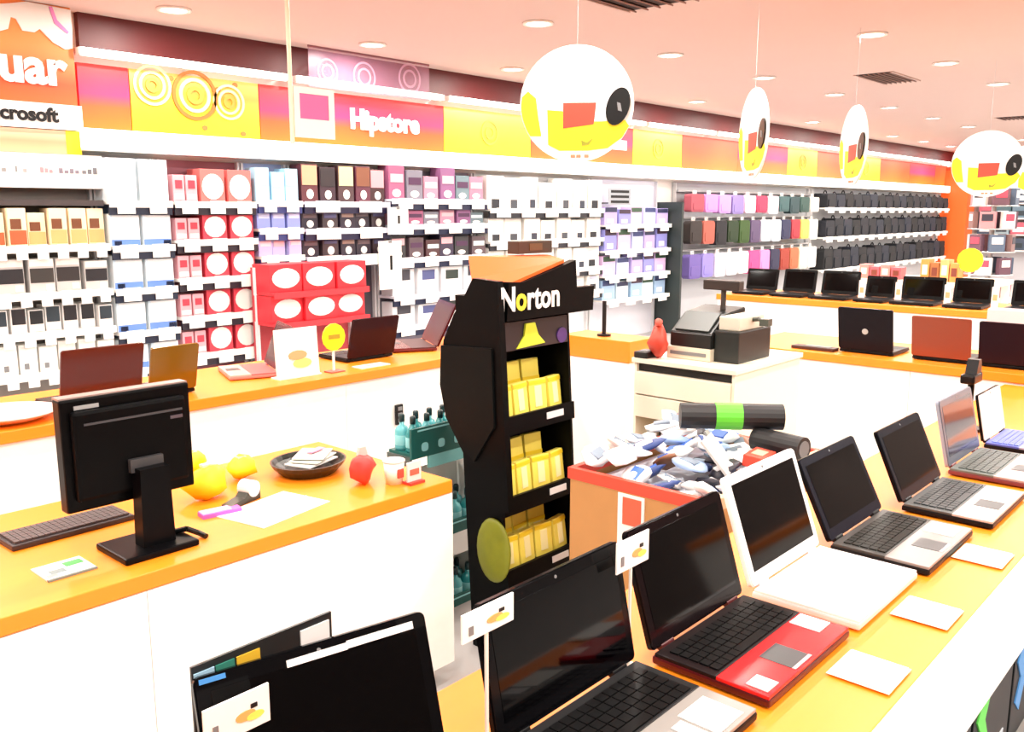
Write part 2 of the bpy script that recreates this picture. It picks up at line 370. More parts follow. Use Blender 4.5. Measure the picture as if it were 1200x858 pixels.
# --- bay C: red boxes with ovals
Cb = bay('shelf bay of small red boxes with white ovals', 205, 301, mat('#8a5560', .7))
rowsC = [(237, 198), (281, 249), (325, 292), (369, 337), (413, 380)]
pk, rdd = mat('#e7a6b0', .5), mat('#cf3a4c', .45)
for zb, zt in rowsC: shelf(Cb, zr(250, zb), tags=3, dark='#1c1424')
for k, (zb, zt) in enumerate(rowsC):
    pl = ('top', 'second', 'third', 'fourth', 'lowest')[k]
    def fC0(j): return (pk, [('band', 'r', .1, .1, .9, .3, WHITE), ('mark', 'r', .2, .5, .8, .8, rdd)], 1)
    row(Cb, zr(250, zb), 2, (zr(250, zt)-zr(250, zb))*.8, fC0, 'narrow pink packet on the %s shelf of the red oval bay' % pl, 'pink packets on shelf %s' % 'abcde'[k], px=(206, 236))
    def fC1(j): return (rdd if k else mat('#e0706c', .45), [('oval', 'e', .06, .08, .94, .86, WHITE)], 1)
    row(Cb, zr(250, zb), 2, zr(250, zt)-zr(250, zb), fC1, 'red box with a white oval on the %s shelf of the red oval bay' % pl, 'red oval boxes on shelf %s' % 'abcde'[k], px=(237, 300), d=.2, name='carton', cat='box')
# --- bay D1: blue packs
D1 = bay('narrow shelf bay of light blue and lilac packs', 303, 355, mat('#a9b6dc', .7))
for k, (zb, zt, c, c2) in enumerate(((236, 197, '#a8d8f0', '#f4e6e0'), (268, 244, '#8f9ce0', '#c9d2f4'), (300, 276, '#b9b8ea', '#f0d0dc'))):
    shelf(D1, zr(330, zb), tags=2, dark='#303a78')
    def fD(j): return (mat(c, .5), [('print_block', 'r', .1, .5, .9, .92, mat(c2, .5))], 1)
    row(D1, zr(330, zb), 3, zr(330, zt)-zr(330, zb), fD, '%s pack in the narrow blue bay' % ('sky blue', 'periwinkle blue', 'pale lilac')[k], 'blue bay packs row %s' % 'abc'[k])
# --- bay D2: dark packs with white dots
D2 = bay('shelf bay of dark packs with white dots', 357, 457, DB)
for k, (zb, zt) in enumerate(((237, 194), (268, 245), (300, 276))):
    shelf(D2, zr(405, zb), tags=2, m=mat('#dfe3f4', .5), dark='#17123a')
    tops = ['#e8a080', '#2a2226', '#eedc9a', '#7a4a34', '#e898a0']
    def f2(j):
        dk = mat(('#5a2c34', '#3a2430', '#4a3438', '#5c2a3c', '#3a1c20')[j % 5] if k == 0 else ('#2c2432', '#3c3034', '#2a2030')[j % 3], .45)
        dec = [('white_dot', 'e', .3, .08, .72, .34 if k == 0 else .5, WHITE)]
        if k == 0: dec.append(('top_print', 'r', .05, .45, .95, .97, mat(tops[j % 5], .5)))
        else: dec.append(('top_print', 'r', .1, .62, .9, .92, mat(('#6a5a60', '#4a4a70', '#8a7068')[j % 3], .5)))
        return (dk, dec, 1)
    row(D2, zr(405, zb), 5, zr(405, zt)-zr(405, zb), f2, ('tall dark pack with a coloured top and white dot', 'small dark pack with white dot on the middle shelf', 'small dark pack with white dot on the low shelf')[k], 'white dot packs row %s' % 'abc'[k])
# big red oval boxes in front of the lower part of bay D
Rb = bay('low shelf holding the large red boxes with white ovals', 316, 430, mat('#b04048', .7), 6.15, 6.47, 1.2)
for k, (zb, zt) in enumerate(((376, 342), (341, 306))):
    z = wz(365, zb, 6.15)
    shelf(Rb, z, 6.15, m=mat('#d8303a', .5))
    def f3(j): return (mat('#e02c38', .4), [('oval', 'e', .08, .14, .92, .86, WHITE)], 1)
    row(Rb, z, 3, wz(365, zt, 6.15)-z-.02, f3, 'large bright red box with a white oval on the %s shelf' % ('lower', 'upper')[k], 'large red oval boxes row %s' % 'ab'[k], y_f=6.15, d=.24, name='carton', cat='box', fill=.97)
# --- bay E
E_ = bay('shelf bay of small purple and grey packs', 459, 572, mat('#8f8a98', .7))
for k, (zb, zt) in enumerate(((234, 196), (263, 243), (301, 271), (343, 309), (378, 350))):
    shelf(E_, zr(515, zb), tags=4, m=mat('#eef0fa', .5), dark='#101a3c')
    def f4(j):
        if k < 3:
            c = ('#a05a7c', '#b87a90', '#6a8088', '#8a5a84', '#c48aa0', '#7c7a88')[(j*5+k) % 6] if k < 2 else ('#3a3a3c', '#5a4a50', '#4a2c30', '#3a3048')[j % 4]
            return (mat(c, .5), [('white_dot', 'e', .2, .06, .75, .3, WHITE), ('top_print', 'r', .1, .5, .9, .75, mat(('#e8b0b8', '#4c2a4c', '#cfe0e0')[j % 3], .5))], 1-.12*((j*7) % 3))
        return (mat('#eef0f4', .45), [('dark_mark', 'r', .2, .5, .8, .85, mat(('#3b3b45', '#50588a', '#2d3a34')[j % 3], .5))], 1)
    row(E_, zr(515, zb), 6 if k < 3 else 4, zr(515, zt)-zr(515, zb), f4, ('plum and grey pack on the top shelf of the purple bay', 'plum and grey pack on the second shelf of the purple bay', 'charcoal pack with white dot in the purple bay', 'white pack with dark mark in the purple bay, upper row', 'white pack with dark mark in the purple bay, lower row')[k], 'purple bay packs row %s' % 'abcde'[k])
# two white display cards hanging in front of bay E
for px0, px1, py0, py1, lab in ((455, 478, 243, 275, 'white square card with a black figure hanging on the purple bay'), (445, 470, 282, 340, 'tall white card hanging at the edge of the dotted packs')):
    a, b_ = PY(px0, py1, 6.46), PY(px1, py0, 6.46)
    t = tag(obj('shelf_card', bbox(a.x, b_.x, 6.458, 6.466, a.z, b_.z, WHITE)), lab, 'card')
    obj('clip', bbox((a.x+b_.x)/2-.02, (a.x+b_.x)/2+.02, 6.455, 6.52, b_.z-.02, b_.z+.01, GREY), t)
    obj('figure', bbox(a.x+(b_.x-a.x)*.48, a.x+(b_.x-a.x)*.58, 6.455, 6.459, a.z+(b_.z-a.z)*.4, a.z+(b_.z-a.z)*.7, BLACK), t)
# --- bay F and G: white and lilac packs
F_ = bay('shelf bay of white packs behind the black display tower', 574, 708, mat('#e9eaee', .6))
for k, (zb, zt) in enumerate(((245, 206), (281, 252), (317, 288), (346, 322))):
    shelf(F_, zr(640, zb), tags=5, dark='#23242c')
    def f5(j): return (WHITE, [('dark_mark', 'r', .25 + .1*(j % 3), .02, .7 + .05*(j % 3), .3, mat(('#20222a', '#3c4048', '#2a3040')[j % 3], .5)), ('grey_mark', 'r', .2, .55, .75, .7, mat('#c6cbe0', .5))], 1-.1*(j % 2))
    row(F_, zr(640, zb), 7, (zr(640, zt)-zr(640, zb)), f5, 'white pack with black base print on the %s shelf of the white bay' % ('top', 'second', 'third', 'lowest')[k], 'white bay packs row %s' % 'abcd'[k])
G_ = bay('shelf bay of lilac and blue packs before the laptop sleeves', 710, 787, mat('#e2e4ee', .6))
for k, (zb, zt) in enumerate(((263, 243), (292, 268), (320, 298), (347, 325))):
    shelf(G_, zr(755, zb), tags=4)
    def f6(j): return (mat(('#b8a8e0', '#8f90d4', '#d8b8e0', '#c4cdf0')[(j+k) % 4] if k < 3 else ('#9ab8d8', '#cfe4ea')[j % 2], .5), [('dark_top', 'r', .04, .72, .96, .98, mat(('#24284a', '#3a2438', '#2c4a34', '#303a6a')[(j+k) % 4], .5)), ('white_mark', 'r', .2, .1, .7, .35, WHITE)], 1)
    row(G_, zr(755, zb), 5, zr(755, zt)-zr(755, zb), f6, ('lilac pack on the top shelf of the lilac bay', 'lilac pack on the second shelf of the lilac bay', 'lilac pack on the third shelf of the lilac bay', 'light blue pack on the low shelf of the lilac bay')[k], 'lilac bay packs row %s' % 'abcd'[k])
q = PY(725, 232, 6.46)
t = tag(obj('bay_sign', bbox(PY(713, 240, 6.46).x, PY(738, 240, 6.46).x, 6.45, 6.462, wz(725, 240, 6.46), wz(725, 221, 6.46), mat('#9aa0a8', .5))), 'small grey sign with dark print over the lilac bay', 'sign')
for j in range(3): obj('print_line', bbox(PY(715, 240, 6.46).x, PY(736, 240, 6.46).x, 6.447, 6.451, wz(725, 238-j*6, 6.46), wz(725, 235-j*6, 6.46), DARK), t)
obj('bracket', bbox(q.x-.02, q.x+.02, 6.462, 6.77, wz(725, 239, 6.46), wz(725, 237, 6.46), GREY), t)

# --- hanging laptop sleeves
H_ = bay('shelf bay with hooks of colourful laptop sleeves', 808, 962, mat('#b9bcc0', .6))
side = tag(obj('end_panel', bbox(wx(799, 6.35)+.005, wx(799, 6.35)+.05, 6.35, YW-.002, 0, zr(800, 237), mat('#26302f', .5))), 'dark upright end panel beside the sleeves', 'panel')
SL = {}
def sleeve(name, w_, h, d, m):
    k = (round(w_, 3), round(h, 3), d, m.name_full)
    if k not in SL:
        SL[k] = (prism(rrect(-w_/2, w_/2, 0, h, min(w_, h)*.16), 'y', -d/2, d/2, m), prism(rrect(-w_*.36, w_*.36, h*.12, h*.52, .02), 'y', -d/2-.008, -d/2+.001, m),
                 prism(rrect(-w_*.14, w_*.14, h-.005, h+.05, .015), 'y', -.006, .006, WHITE))
    o = obj(name, SL[k][0]); obj('pocket', SL[k][1], o); obj('hang_tab', SL[k][2], o)
    return o
cols = [['#a04a58', '#e08ad0', '#b890d8', '#8a7ab8', '#efc6dc', '#c83a5c', '#f4dde6', '#3a5a5c', '#2c4448', '#34504a', '#d8d0c8'],
        ['#2c2422', '#a8584a', '#17151c', '#1f3318', '#34501e', '#5a4a6a', '#e4eef4', '#dbe8f0', '#2e3050', '#a83440', '#e4c060', '#e8e8da'],
        ['#6a5aa0', '#8a80c8', '#cfcada', '#f0f0f4', '#f3f3f6', '#d84a88', '#e88ac0', '#2c2c48', '#9a3a2c', '#b86a48', '#efe4c4', '#f4f2ee']]
cn = {0: 'top', 1: 'middle', 2: 'bottom'}
def cname(h):
    r, g, b_ = [int(h[i:i+2], 16) for i in (1, 3, 5)]
    if max(r, g, b_) < 72: return 'near black'
    if min(r, g, b_) > 195: return 'whitish'
    if r > 200 and g > 170 and b_ < 140: return 'yellow'
    if g >= r and b_ >= r and g < 110 and r < 80: return 'dark teal' if b_ >= g-10 else 'dark green'
    if b_ > r and b_ > g: return 'purple blue'
    if r > g and b_ > g and r > 130: return 'pink'
    if g > r: return 'green'
    return 'red brown'
seen = {}
for k, (zb, zt) in enumerate(((251, 229), (286, 258), (322, 294))):
    n = len(cols[k]); x0, x1 = wx(809, 6.5), wx(960, 6.5); st = (x1-x0)/n
    zb_, zt_ = zr(880, zb), zr(880, zt)
    obj('hook_rail', bbox(.02, H_['x1']-H_['x0']-.02, -.1, -.03, zt_+.03, zt_+.06, SILVER), H_)
    for j, c in enumerate(cols[k]):
        hh = (zt_-zb_)*random.uniform(.86, 1.)
        o = sleeve('laptop_sleeve', st*.88, hh, .12, mat(c, .7)); xx = x0+st*(j+.5)
        o.location = (xx, 6.56, zt_-hh)
        obj('peg', cyl((xx-H_['x0'], -.26, zt_+.03), (xx-H_['x0'], -.03, zt_+.03), .008, SILVER, n=8), H_)
        tag(o, '%s laptop sleeve hanging in the %s row' % (cname(c), cn[k]), 'laptop sleeve', '%s sleeves %s row' % (cname(c), cn[k]))
# --- dark laptop bags
Kb = bay('white shelf bay packed with black laptop bags', 966, 1112, mat('#c9ccd0', .6))
bagmats = [mat(c, .7) for c in ('#14171f', '#1a1d26', '#101216', '#1c2230')]
BG = {}
def bag(w_, h, d, m):
    k = (round(w_, 3), round(h, 3), m.name_full)
    if k not in BG:
        bm = bmesh.new(); pts = [Vector((-w_*.18, 0, h*.97))]
        for i in range(7): a = PI - PI*i/6; pts.append(Vector((w_*.16*math.cos(a), 0, h*1.0+w_*.12*math.sin(a))))
        for a, b_ in zip(pts[1:], pts[2:]): add_cyl(bm, a, b_, .012, n=6)
        BG[k] = (prism(rrect(-w_/2, w_/2, 0, h, .05), 'y', -d/2, d/2, m), prism(rrect(-w_*.4, w_*.4, h*.08, h*.6, .03), 'y', -d/2-.02, -d/2+.001, m), fin(bm, m))
    o = obj('laptop_bag', BG[k][0]); obj('pocket', BG[k][1], o); obj('handle', BG[k][2], o)
    return o
for k, (zb, zt) in enumerate(((244, 226), (275, 253), (309, 285))):
    zb_, zt_ = zr(1030, zb), zr(1030, zt); shelf(Kb, zb_, tags=14)
    n = 17; x0, x1 = Kb['x0']+.1, Kb['x1']-.1; st = (x1-x0)/n
    for j in range(n):
        o = bag(st*.95, (zt_-zb_)*(.86, .8, .9)[(j+k) % 3], .26, bagmats[(j*3+k) % 4]); o.location = (x0+st*(j+.5), 6.5+.135, zb_)
        tag(o, 'black laptop bag with front pocket on the %s shelf of bags' % cn[k], 'laptop bag', 'laptop bags on the %s shelf' % cn[k])
col_ = tag(empty('corner_column', (XF-.9, YW-.35, 0)), 'orange square column at the end of the bag shelves', 'column')
obj('shaft', bbox(-.3, .3, -.25, .34, 0, 2.6, mat('#f26a22', .5)), col_); obj('base', bbox(-.33, .33, -.28, .34, 0, .1, WHITE), col_); obj('cap', bbox(-.33, .33, -.28, .34, 2.6, 2.68, mat('#d84a18', .5)), col_)
# end wall goods
t = tag(empty('display_shelf', (XF, 5.2, 0)), 'shelf bay on the end wall with teal grey packs', 'shelf')
obj('back_panel', bbox(-.03, -.002, -1.2, 1.1, 0, 2.1, mat('#c8ccd2', .6)), t)
for k, z in enumerate((.75, 1.12, 1.5, 1.85)):
    obj('shelf_board', bbox(-.35, -.03, -1.2, 1.1, z-.03, z, WHITE), t)
    for j in range(6):
        o = product('carton', .33, .28, .2, mat(('#3f6068', '#5c7888', '#cfd6dc', '#3c4a5c', '#8aa0a8', '#b05868')[(j*5+k*2) % 6], .5), [('label_panel', 'r', .15, .2, .85, .6, mat(('#dfe6ea', '#26343c')[(j+k) % 2], .5))])
        o.location = (XF-.22, 5.2-1.0+j*.36, z); o.rotation_euler = (0, 0, -PI/2)
        tag(o, 'teal grey carton on the %s shelf of the end wall' % ('lowest', 'second', 'third', 'top')[k], 'box', 'end wall cartons shelf %s' % 'abcd'[k])

# ================================================================== hanging signs
YEL = mat('#ffe21a', .5); REDP = mat('#f0412e', .5); OLV = mat('#8a8a1e', .5)
def disc_sign(px, py, dpx, dia, yaw, lab):
    """round double sided cardboard sign on a wire; distance from its size"""
    dist = FPX*dia/dpx; d = ray(px, py); d2 = d/ (d.x*math.cos(AL)*math.cos(TH)+d.y*math.sin(AL)*math.cos(TH)-d.z*math.sin(TH))
    c = Vector((0, 0, HC)) + d2*dist; R = dia/2
    t = tag(empty('hanging_sign', c, (0, 0, yaw)), lab, 'sign', 'round hanging signs')
    obj('board', prism(ell(0, 0, R, R, 48), 'y', -.008, .008, WHITE), t)
    obj('wire', cyl((0, 0, R-.01), (0, 0, CEIL-c.z), .001, SILVER, n=6), t)
    for s in (1, -1):
        def yy(a, b): return (-.008-b, -.008-a) if s == 1 else (.008+a, .008+b)
        def fx(pts): return [(p[0]*R*s, p[1]*R) for p in pts]
        y0, y1 = yy(-.001, .002); y2, y3 = yy(-.001, .004); y4, y5 = yy(-.001, .012)
        low = [(math.cos(a)*.985, math.sin(a)*.985) for a in [PI*1.02+i*(PI*.24)/10 for i in range(11)]]
        obj('yellow_side', prism(fx([(-.97, .12), (-.86, .22), (-.72, .1), (-.68, -.2), (-.62, -.55)] + low[::-1][3:]), 'y', y0, y1, YEL), t)
        obj('yellow_field', prism(fx([(-.52, -.1), (-.25, -.12), (-.1, -.3), (.42, -.3), (.85, -.28), (.92, -.38), (.8, -.58), (.55, -.76), (.2, -.8), (-.3, -.8), (-.5, -.7)]), 'y', y0, y1, YEL), t)
        obj('red_block', prism(fx([(-.24, .02), (.34, .02), (.3, -.35), (-.24, -.42)]), 'y', y2, y3, REDP), t)
        ms = [(.72+.2*math.cos(a)*math.cos(.3)-.33*math.sin(a)*math.sin(-.3), -.05+.2*math.cos(a)*math.sin(.3)*-1+.33*math.sin(a)*math.cos(.3)) for a in [2*PI*i/24 for i in range(24)]]
        mo = obj('mouse_picture', prism(fx(ms), 'y', y4, y5, BLACK), t)
        obj('mouse_wheel', prism(fx([(.70, .02), (.76, .0), (.79, -.14), (.72, -.12)]), 'y', *yy(.011, .016), GREY), mo)
        obj('olive_mark', prism(fx([(.08, -.62), (.18, -.66), (.3, -.58), (.22, -.7), (.1, -.72)]), 'y', y2, y3, OLV), t)  # small olive mark printed on the yellow field
        for u in (-.1, 0, .14): obj('small_print', prism(fx([(u, -.87), (u+.08, -.87), (u+.08, -.92), (u, -.92)]), 'y', y2, y3, mat('#c08060', .6)), t)
    return t
fwd = AL - PI/2       # yaw that turns a sign's front to the viewer's direction
disc_sign(676, 122, 133, .62, fwd - .08, 'largest round white and yellow sign with a computer mouse picture')
disc_sign(883, 157, 104, .62, fwd - .27 - 1.25, 'round sign turned edge on, hanging behind the largest one')
disc_sign(1000, 171, 92, .62, fwd - .36 - 1.25, 'round sign turned edge on before the bag shelves')
disc_sign(1157, 192, 76, .62, fwd - .45, 'round white and yellow sign beside the orange column')
disc_sign(1212, 198, 60, .62, fwd - .5, 'far round sign near the end wall')
# frame sign on a rod
c = PY(368, 133, 4.4)
t = tag(empty('hanging_sign', c, (0, 0, 0)), 'square white sign frame hanging on a pale rod', 'sign')
s_ = (PY(392, 133, 4.4).x - PY(345, 133, 4.4).x)/2
xr = -s_-.014
obj('rod', cyl((xr, 0, -s_-.04), (xr, 0, CEIL-c.z), .012, mat('#f3dcc0', .5)), t)
for nm, a in (('frame_top', (-s_, s_, s_*.75, s_)), ('frame_bottom', (-s_, s_, -s_, -s_*.25)), ('frame_side', (-s_, -s_*.72, -s_*.25, s_*.75)), ('frame_side', (s_*.72, s_, -s_*.25, s_*.75))):
    obj(nm, bbox(a[0], a[1], -.008, .008, a[2], a[3], mat('#f6e6da', .5)), t)
obj('picture', bbox(-s_*.72, s_*.72, -.004, .004, -s_*.25, s_*.75, mat('#f25a94', .5)), t)
# clear film banner with faint rings, hung before the dark band
c0 = PY(362, 90, 6.58); c1 = PY(503, 110, 6.58)
film = mat('#d8a0c0', .3, alpha=.22); film2 = mat('#f0c8dc', .3, alpha=.4)
t = tag(empty('film_banner', (c0.x, 6.58, CEIL)), 'clear plastic banner with faint ring prints before the dark red band', 'banner')
wb = c1.x-c0.x
obj('film', bbox(0, wb, -.002, .002, -.34, -.004, film), t); obj('hanger_bar', bbox(0, wb, -.006, .006, -.016, 0, mat('#8a5a62', .5)), t)
for u, zz, r_ in ((.14, -.2, .11), (.43, -.2, .13), (.82, -.16, .14)):
    for a, b_ in ((1, .86), (.6, .45)): obj('ring_print', ring(u*wb, zz, r_*a, r_*b_, -.005, -.002, film2), t)

# ================================================================== counters
def counter(name, lab, x0, x1, y0, y1, z, top=.045, over=.02, front='y', plinth=True, panels=None):
    t = tag(empty(name, ((x0+x1)/2, (y0+y1)/2, 0)), lab, 'counter'); W, D = (x1-x0)/2, (y1-y0)/2
    obj('top', bbox(-W, W, -D, D, z-top, z, ORANGE, .004), t)
    obj('body', bbox(-W+over+.012, W-over-.012, -D+over+.012, D-over-.012, .08, z-top, PANEL), t)
    obj('plinth', bbox(-W+.05, W-.05, -D+.05, D-.05, 0, .08, WHITE), t)
    n = panels or max(1, round((2*W if front == 'y' else 2*D)/1.1))
    for i in range(n):
        for s in (-1, 1):
            if front == 'y': obj('front_panel', bbox(-W+over+(2*W-2*over)*i/n+.001, -W+over+(2*W-2*over)*(i+1)/n-.001, s*(D-over)-.012*(s > 0), s*(D-over)+.012*(s < 0), .085, z-top-.002, PANEL), t)
            else: obj('front_panel', bbox(s*(W-over)-.012*(s > 0), s*(W-over)+.012*(s < 0), -D+over+(2*D-2*over)*i/n+.001, -D+over+(2*D-2*over)*(i+1)/n-.001, .085, z-top-.002, PANEL), t)
    return t
ZT, ZD, ZL, ZR1, ZR2 = .85, .75, .90, 1.0, .90
# foreground table
YT0, YT1 = .43, 1.02; tx0, tx1 = -.6, 4.6
tb = tag(empty('display_table', (2.0, .72, 0)), 'long orange topped white display table with a row of open laptops', 'table'); W = 2.6
obj('top', bbox(-W, W, YT0-.72, YT1-.72, ZT-.03, ZT, ORANGE, .003), tb)
for i in range(4): obj('front_panel', bbox(-W+.01+i*1.295, -W+.01+(i+1)*1.295-.002, YT0-.72-.006, YT0-.72+.012, .59, ZT-.001, PANEL), tb)
obj('back_body', bbox(-W+.02, W-.02, .04, YT1-.72-.015, .0, ZT-.03, PANEL), tb)
for xx in (-W+.01, -.4, .95, W-.03): obj('divider', bbox(xx, xx+.02, YT0-.72+.014, .04, .0, ZT-.03, PANEL), tb)
obj('shelf_board', bbox(-W+.03, W-.03, YT0-.72+.02, .04, .20, .23, mat('#8a8682', .5)), tb)
obj('kick_board', bbox(-W+.03, W-.03, YT0-.72+.06, YT0-.72+.075, .0, .20, mat('#5a5652', .5)), tb)
# service desk
counter('service_desk', 'white service desk with orange top carrying the computer monitor', -1.2, 2.03, 2.10, 2.86, ZD, over=.0)
# long counter along the wall
counter('wall_counter', 'long white counter with orange top between service desk and wall shelves', -1.0, 3.7, 3.30, 3.95, ZL, over=.015)
# counters to the right
counter('laptop_counter', 'white counter with orange top and a row of black laptops', 6.4, 7.1, -1.5, 3.55, ZR1, front='x', over=.01)
counter('laptop_counter', 'white counter with orange top holding a salmon coloured laptop', 4.62, 5.3, -1.5, 2.45, ZR2, front='x', over=.01)
q0 = PZ(662, 392, .95); 
counter('corner_counter', 'short white counter with orange top behind the display tower', q0.x+.0, q0.x+.25, PX(738, 400, q0.x).y, PX(660, 400, q0.x).y+.02, .95, top=.12, front='x', over=.005)
t = tag(empty('thin_stand', (q0.x+.1, PX(708, 380, q0.x+.1).y, .95)), 'thin black upright stand on the short orange counter', 'stand')
obj('pole', cyl((0, 0, .01), (0, .0, .2), .012, DARK), t); obj('foot', cyl((0, 0, 0), (0, 0, .012), .04, DARK), t)
# dark box on top of something behind the tower
t = tag(empty('wall_socket', PY(467, 497, 3.3+.015-.004)), 'small dark switch strip on the front of the wall counter', 'switch')
obj('plate', bbox(-.022, .022, -.012, .0, 0, .1, DARK), t)
for k in range(3): obj('button', bbox(-.012, .012, -.018, -.011, .012+k*.03, .03+k*.03, GREY), t)

# ================================================================== laptops
def laptop(name, lab, w_, d, hs, tilt, loc, rz, lid='#0b0b0d', bezel='#08080a', deck='#202124', palm='#202124', keys='#0a0a0b', base='#161618', frame=None, screen=None, gloss=.15, group=None, kb=True, thick=.024, stickers=(), badge=None):
    """open laptop: hinge line at origin's y=0, keyboard towards -y, origin at base level"""
    t = tag(empty(name, loc, (0, 0, rz)), lab, 'laptop', group)
    m = lambda c, r=.35: mat(c, r, spec=.10 if max(lin(c)) < .03 else .4)
    obj('base', bbox(-w_/2, w_/2, -d, 0, .004, thick*.75, m(base), .004), t)
    for sx in (-1, 1):
        for sy in (-d+.02, -.02): obj('foot', cyl((sx*(w_/2-.025), sy, 0), (sx*(w_/2-.025), sy, .005), .007, BLACK, n=8), t)
    dk = obj('deck', bbox(-w_/2+.002, w_/2-.002, -d*.56, -.004, thick*.7, thick, m(deck), .002), t)
    pr = obj('palm_rest', bbox(-w_/2+.002, w_/2-.002, -d+.002, -d*.56, thick*.7, thick, m(palm, gloss+.1), .002), t)
    obj('touchpad', bbox(-w_*.1-.02, w_*.1-.02, -d*.93, -d*.66, thick-.0005, thick+.0008, m('#3a3a3c' if lin(palm)[1] < .5 else '#e4e4e6', .3)), pr)
    obj('touchpad_button', bbox(-w_*.1-.02, w_*.1-.02, -d*.965, -d*.935, thick-.0005, thick+.0012, SILVER), pr)
    if kb:
        bm = bmesh.new(); nx, ny = 14, 5; kw = w_*.88/nx; kd = d*.44/ny
        for i in range(nx):
            for j in range(ny):
                if j == 0 and 4 <= i <= 8: continue
                x0 = -w_*.44+i*kw; y0 = -d*.54+j*kd
                add_box(bm, x0+.0012, x0+kw-.0012, y0+.0012, y0+kd-.0012, thick-.001, thick+.003)
        add_box(bm, -w_*.44+4*kw+.0012, -w_*.44+9*kw-.0012, -d*.54+.0012, -d*.54+kd-.0012, thick-.001, thick+.003)
        k_ = obj('keys', fin(bm, m(keys, .4)), dk); k_['kind'] = 'stuff'
    for sx in (-1, 1): obj('hinge', cyl((sx*w_*.36-.02, .002, thick), (sx*w_*.36+.02, .002, thick), .007, m(base), n=10), t)
    ld = obj('lid', prism(rrect(-w_/2, w_/2, 0, hs, .010), 'y', 0, .009, m(lid, gloss)), t, (0, 0, thick+.001), (-tilt, 0, 0))
    fr = obj('bezel', prism(rrect(-w_/2+.002, w_/2-.002, .002, hs-.002, .009), 'y', -.003, .001, m(bezel, gloss)), ld)
    obj('screen', bbox(-w_/2+.02, w_/2-.02, -.0038, -.002, .028, hs-.02, screen or SCREEN), ld)
    obj('webcam', cyl((0, -.004, hs-.010), (0, -.002, hs-.010), .003, GREY, n=8), ld)
    if badge: obj('badge', cyl((badge[0]*w_, .008, badge[1]*hs), (badge[0]*w_, .0105, badge[1]*hs), .016, SILVER, n=14), ld)
    for nm, u0, v0, u1, v1, c, z in stickers:
        tgt = ld if z == 'lid' else pr
        if z == 'lid': obj(nm, bbox(-w_/2+u0*w_, -w_/2+u1*w_, -.0055, -.0035, v0*hs, v1*hs, m(c, .5)), tgt)
        else: obj(nm, bbox(-w_/2+u0*w_, -w_/2+u1*w_, -d+v0*d*.44, -d+v1*d*.44, thick, thick+.0015, m(c, .5)), tgt)
    return t
LW, LD, LH = .345, .235, .225
YH = .80
def tag_card(lab, hostloc, w_, h, off, rz=0, hang=.0):
    pass
laptop('laptop', 'black glossy laptop with white strips along its top edge, turned on the table corner', .335, .225, .205, .31, (.648, .893, ZT), -.215,
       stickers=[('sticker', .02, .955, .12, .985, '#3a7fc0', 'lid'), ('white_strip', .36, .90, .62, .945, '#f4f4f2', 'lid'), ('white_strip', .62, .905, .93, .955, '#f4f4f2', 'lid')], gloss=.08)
laptop('laptop', 'large black laptop with grey palm rest and a white price card', .355, .235, .212, .20, (1.045, YH+.01, ZT), 0, palm='#8f8c88', deck='#232324',
       stickers=[('sticker', .70, .1, .92, .8, '#d8d6d0', 'palm'), ('sticker', .60, .2, .68, .7, '#c9c9c9', 'palm')])
laptop('laptop', 'black laptop with a bright red palm rest', .335, .225, .217, .30, (1.43, YH, ZT), 0, palm='#d41a22', deck='#1a1213', base='#4a0c10', bezel='#120a0c', gloss=.1,
       stickers=[('sticker', .04, .1, .16, .5, '#f0c8c8', 'palm'), ('sticker', .82, .35, .97, .95, '#f0eeee', 'palm')])
laptop('laptop', 'white laptop with white bezel, keyboard and palm rest', .335, .225, .235, .34, (1.80, YH-.005, ZT), 0, lid='#f2f2f0', bezel='#f2f2f0', deck='#f4f4f2', palm='#f4f4f2', keys='#f6f6f4', base='#dcdcda', gloss=.3)
laptop('laptop', 'dark laptop with grey keyboard between the white laptop and the silver ones', .335, .225, .205, .46, (2.165, YH-.02, ZT), 0, palm='#8e8a88', deck='#3c3c3a', keys='#22221f', base='#1b1b1c', bezel='#1a1c26',
       stickers=[('sticker', .7, .2, .95, .9, '#e8e2de', 'palm')])
laptop('laptop', 'black laptop with silver palm rest, beside the silver grey laptop', .335, .225, .20, .42, (2.58, YH-.045, ZT), 0, palm='#b7b0ae', deck='#4c5050', keys='#33383a', bezel='#1c2028',
       stickers=[('sticker', .55, .2, .85, .9, '#efeae6', 'palm')])
laptop('laptop', 'silver grey laptop with a striped reflection, next to the small netbook', .335, .225, .205, .22, (3.02, YH-.035, ZT), 0, lid='#8f96a4', palm='#a0908e', deck='#5c6460', keys='#4a504c', bezel='#5a6070', base='#6a3034', screen=mat('#3a3e4e', .08))
laptop('netbook', 'small netbook with a white lit screen at the end of the laptop row', .27, .19, .16, .2, (3.40, YH-.03, ZT), 0, palm='#9aa0b8', deck='#4a58a8', keys='#6a78c0', bezel='#f0f0f0', lid='#111114', screen=mat('#f2f4f6', .3, emit=.7))
c = Vector((3.52, YH+.09, ZT))
t = tag(empty('webcam', c), 'black clip webcam on a stalk behind the small netbook', 'webcam')
obj('stalk', cyl((0, 0, .01), (0, 0, .20), .012, BLACK), t); obj('foot', cyl((0, 0, 0), (0, 0, .012), .05, BLACK), t)
obj('head', bbox(-.06, .05, -.025, .025, .18, .215, BLACK, .008), t); obj('hood', prism([(-.02, .21), (.05, .21), (.03, .265), (.0, .265)], 'y', -.02, .02, BLACK), t)

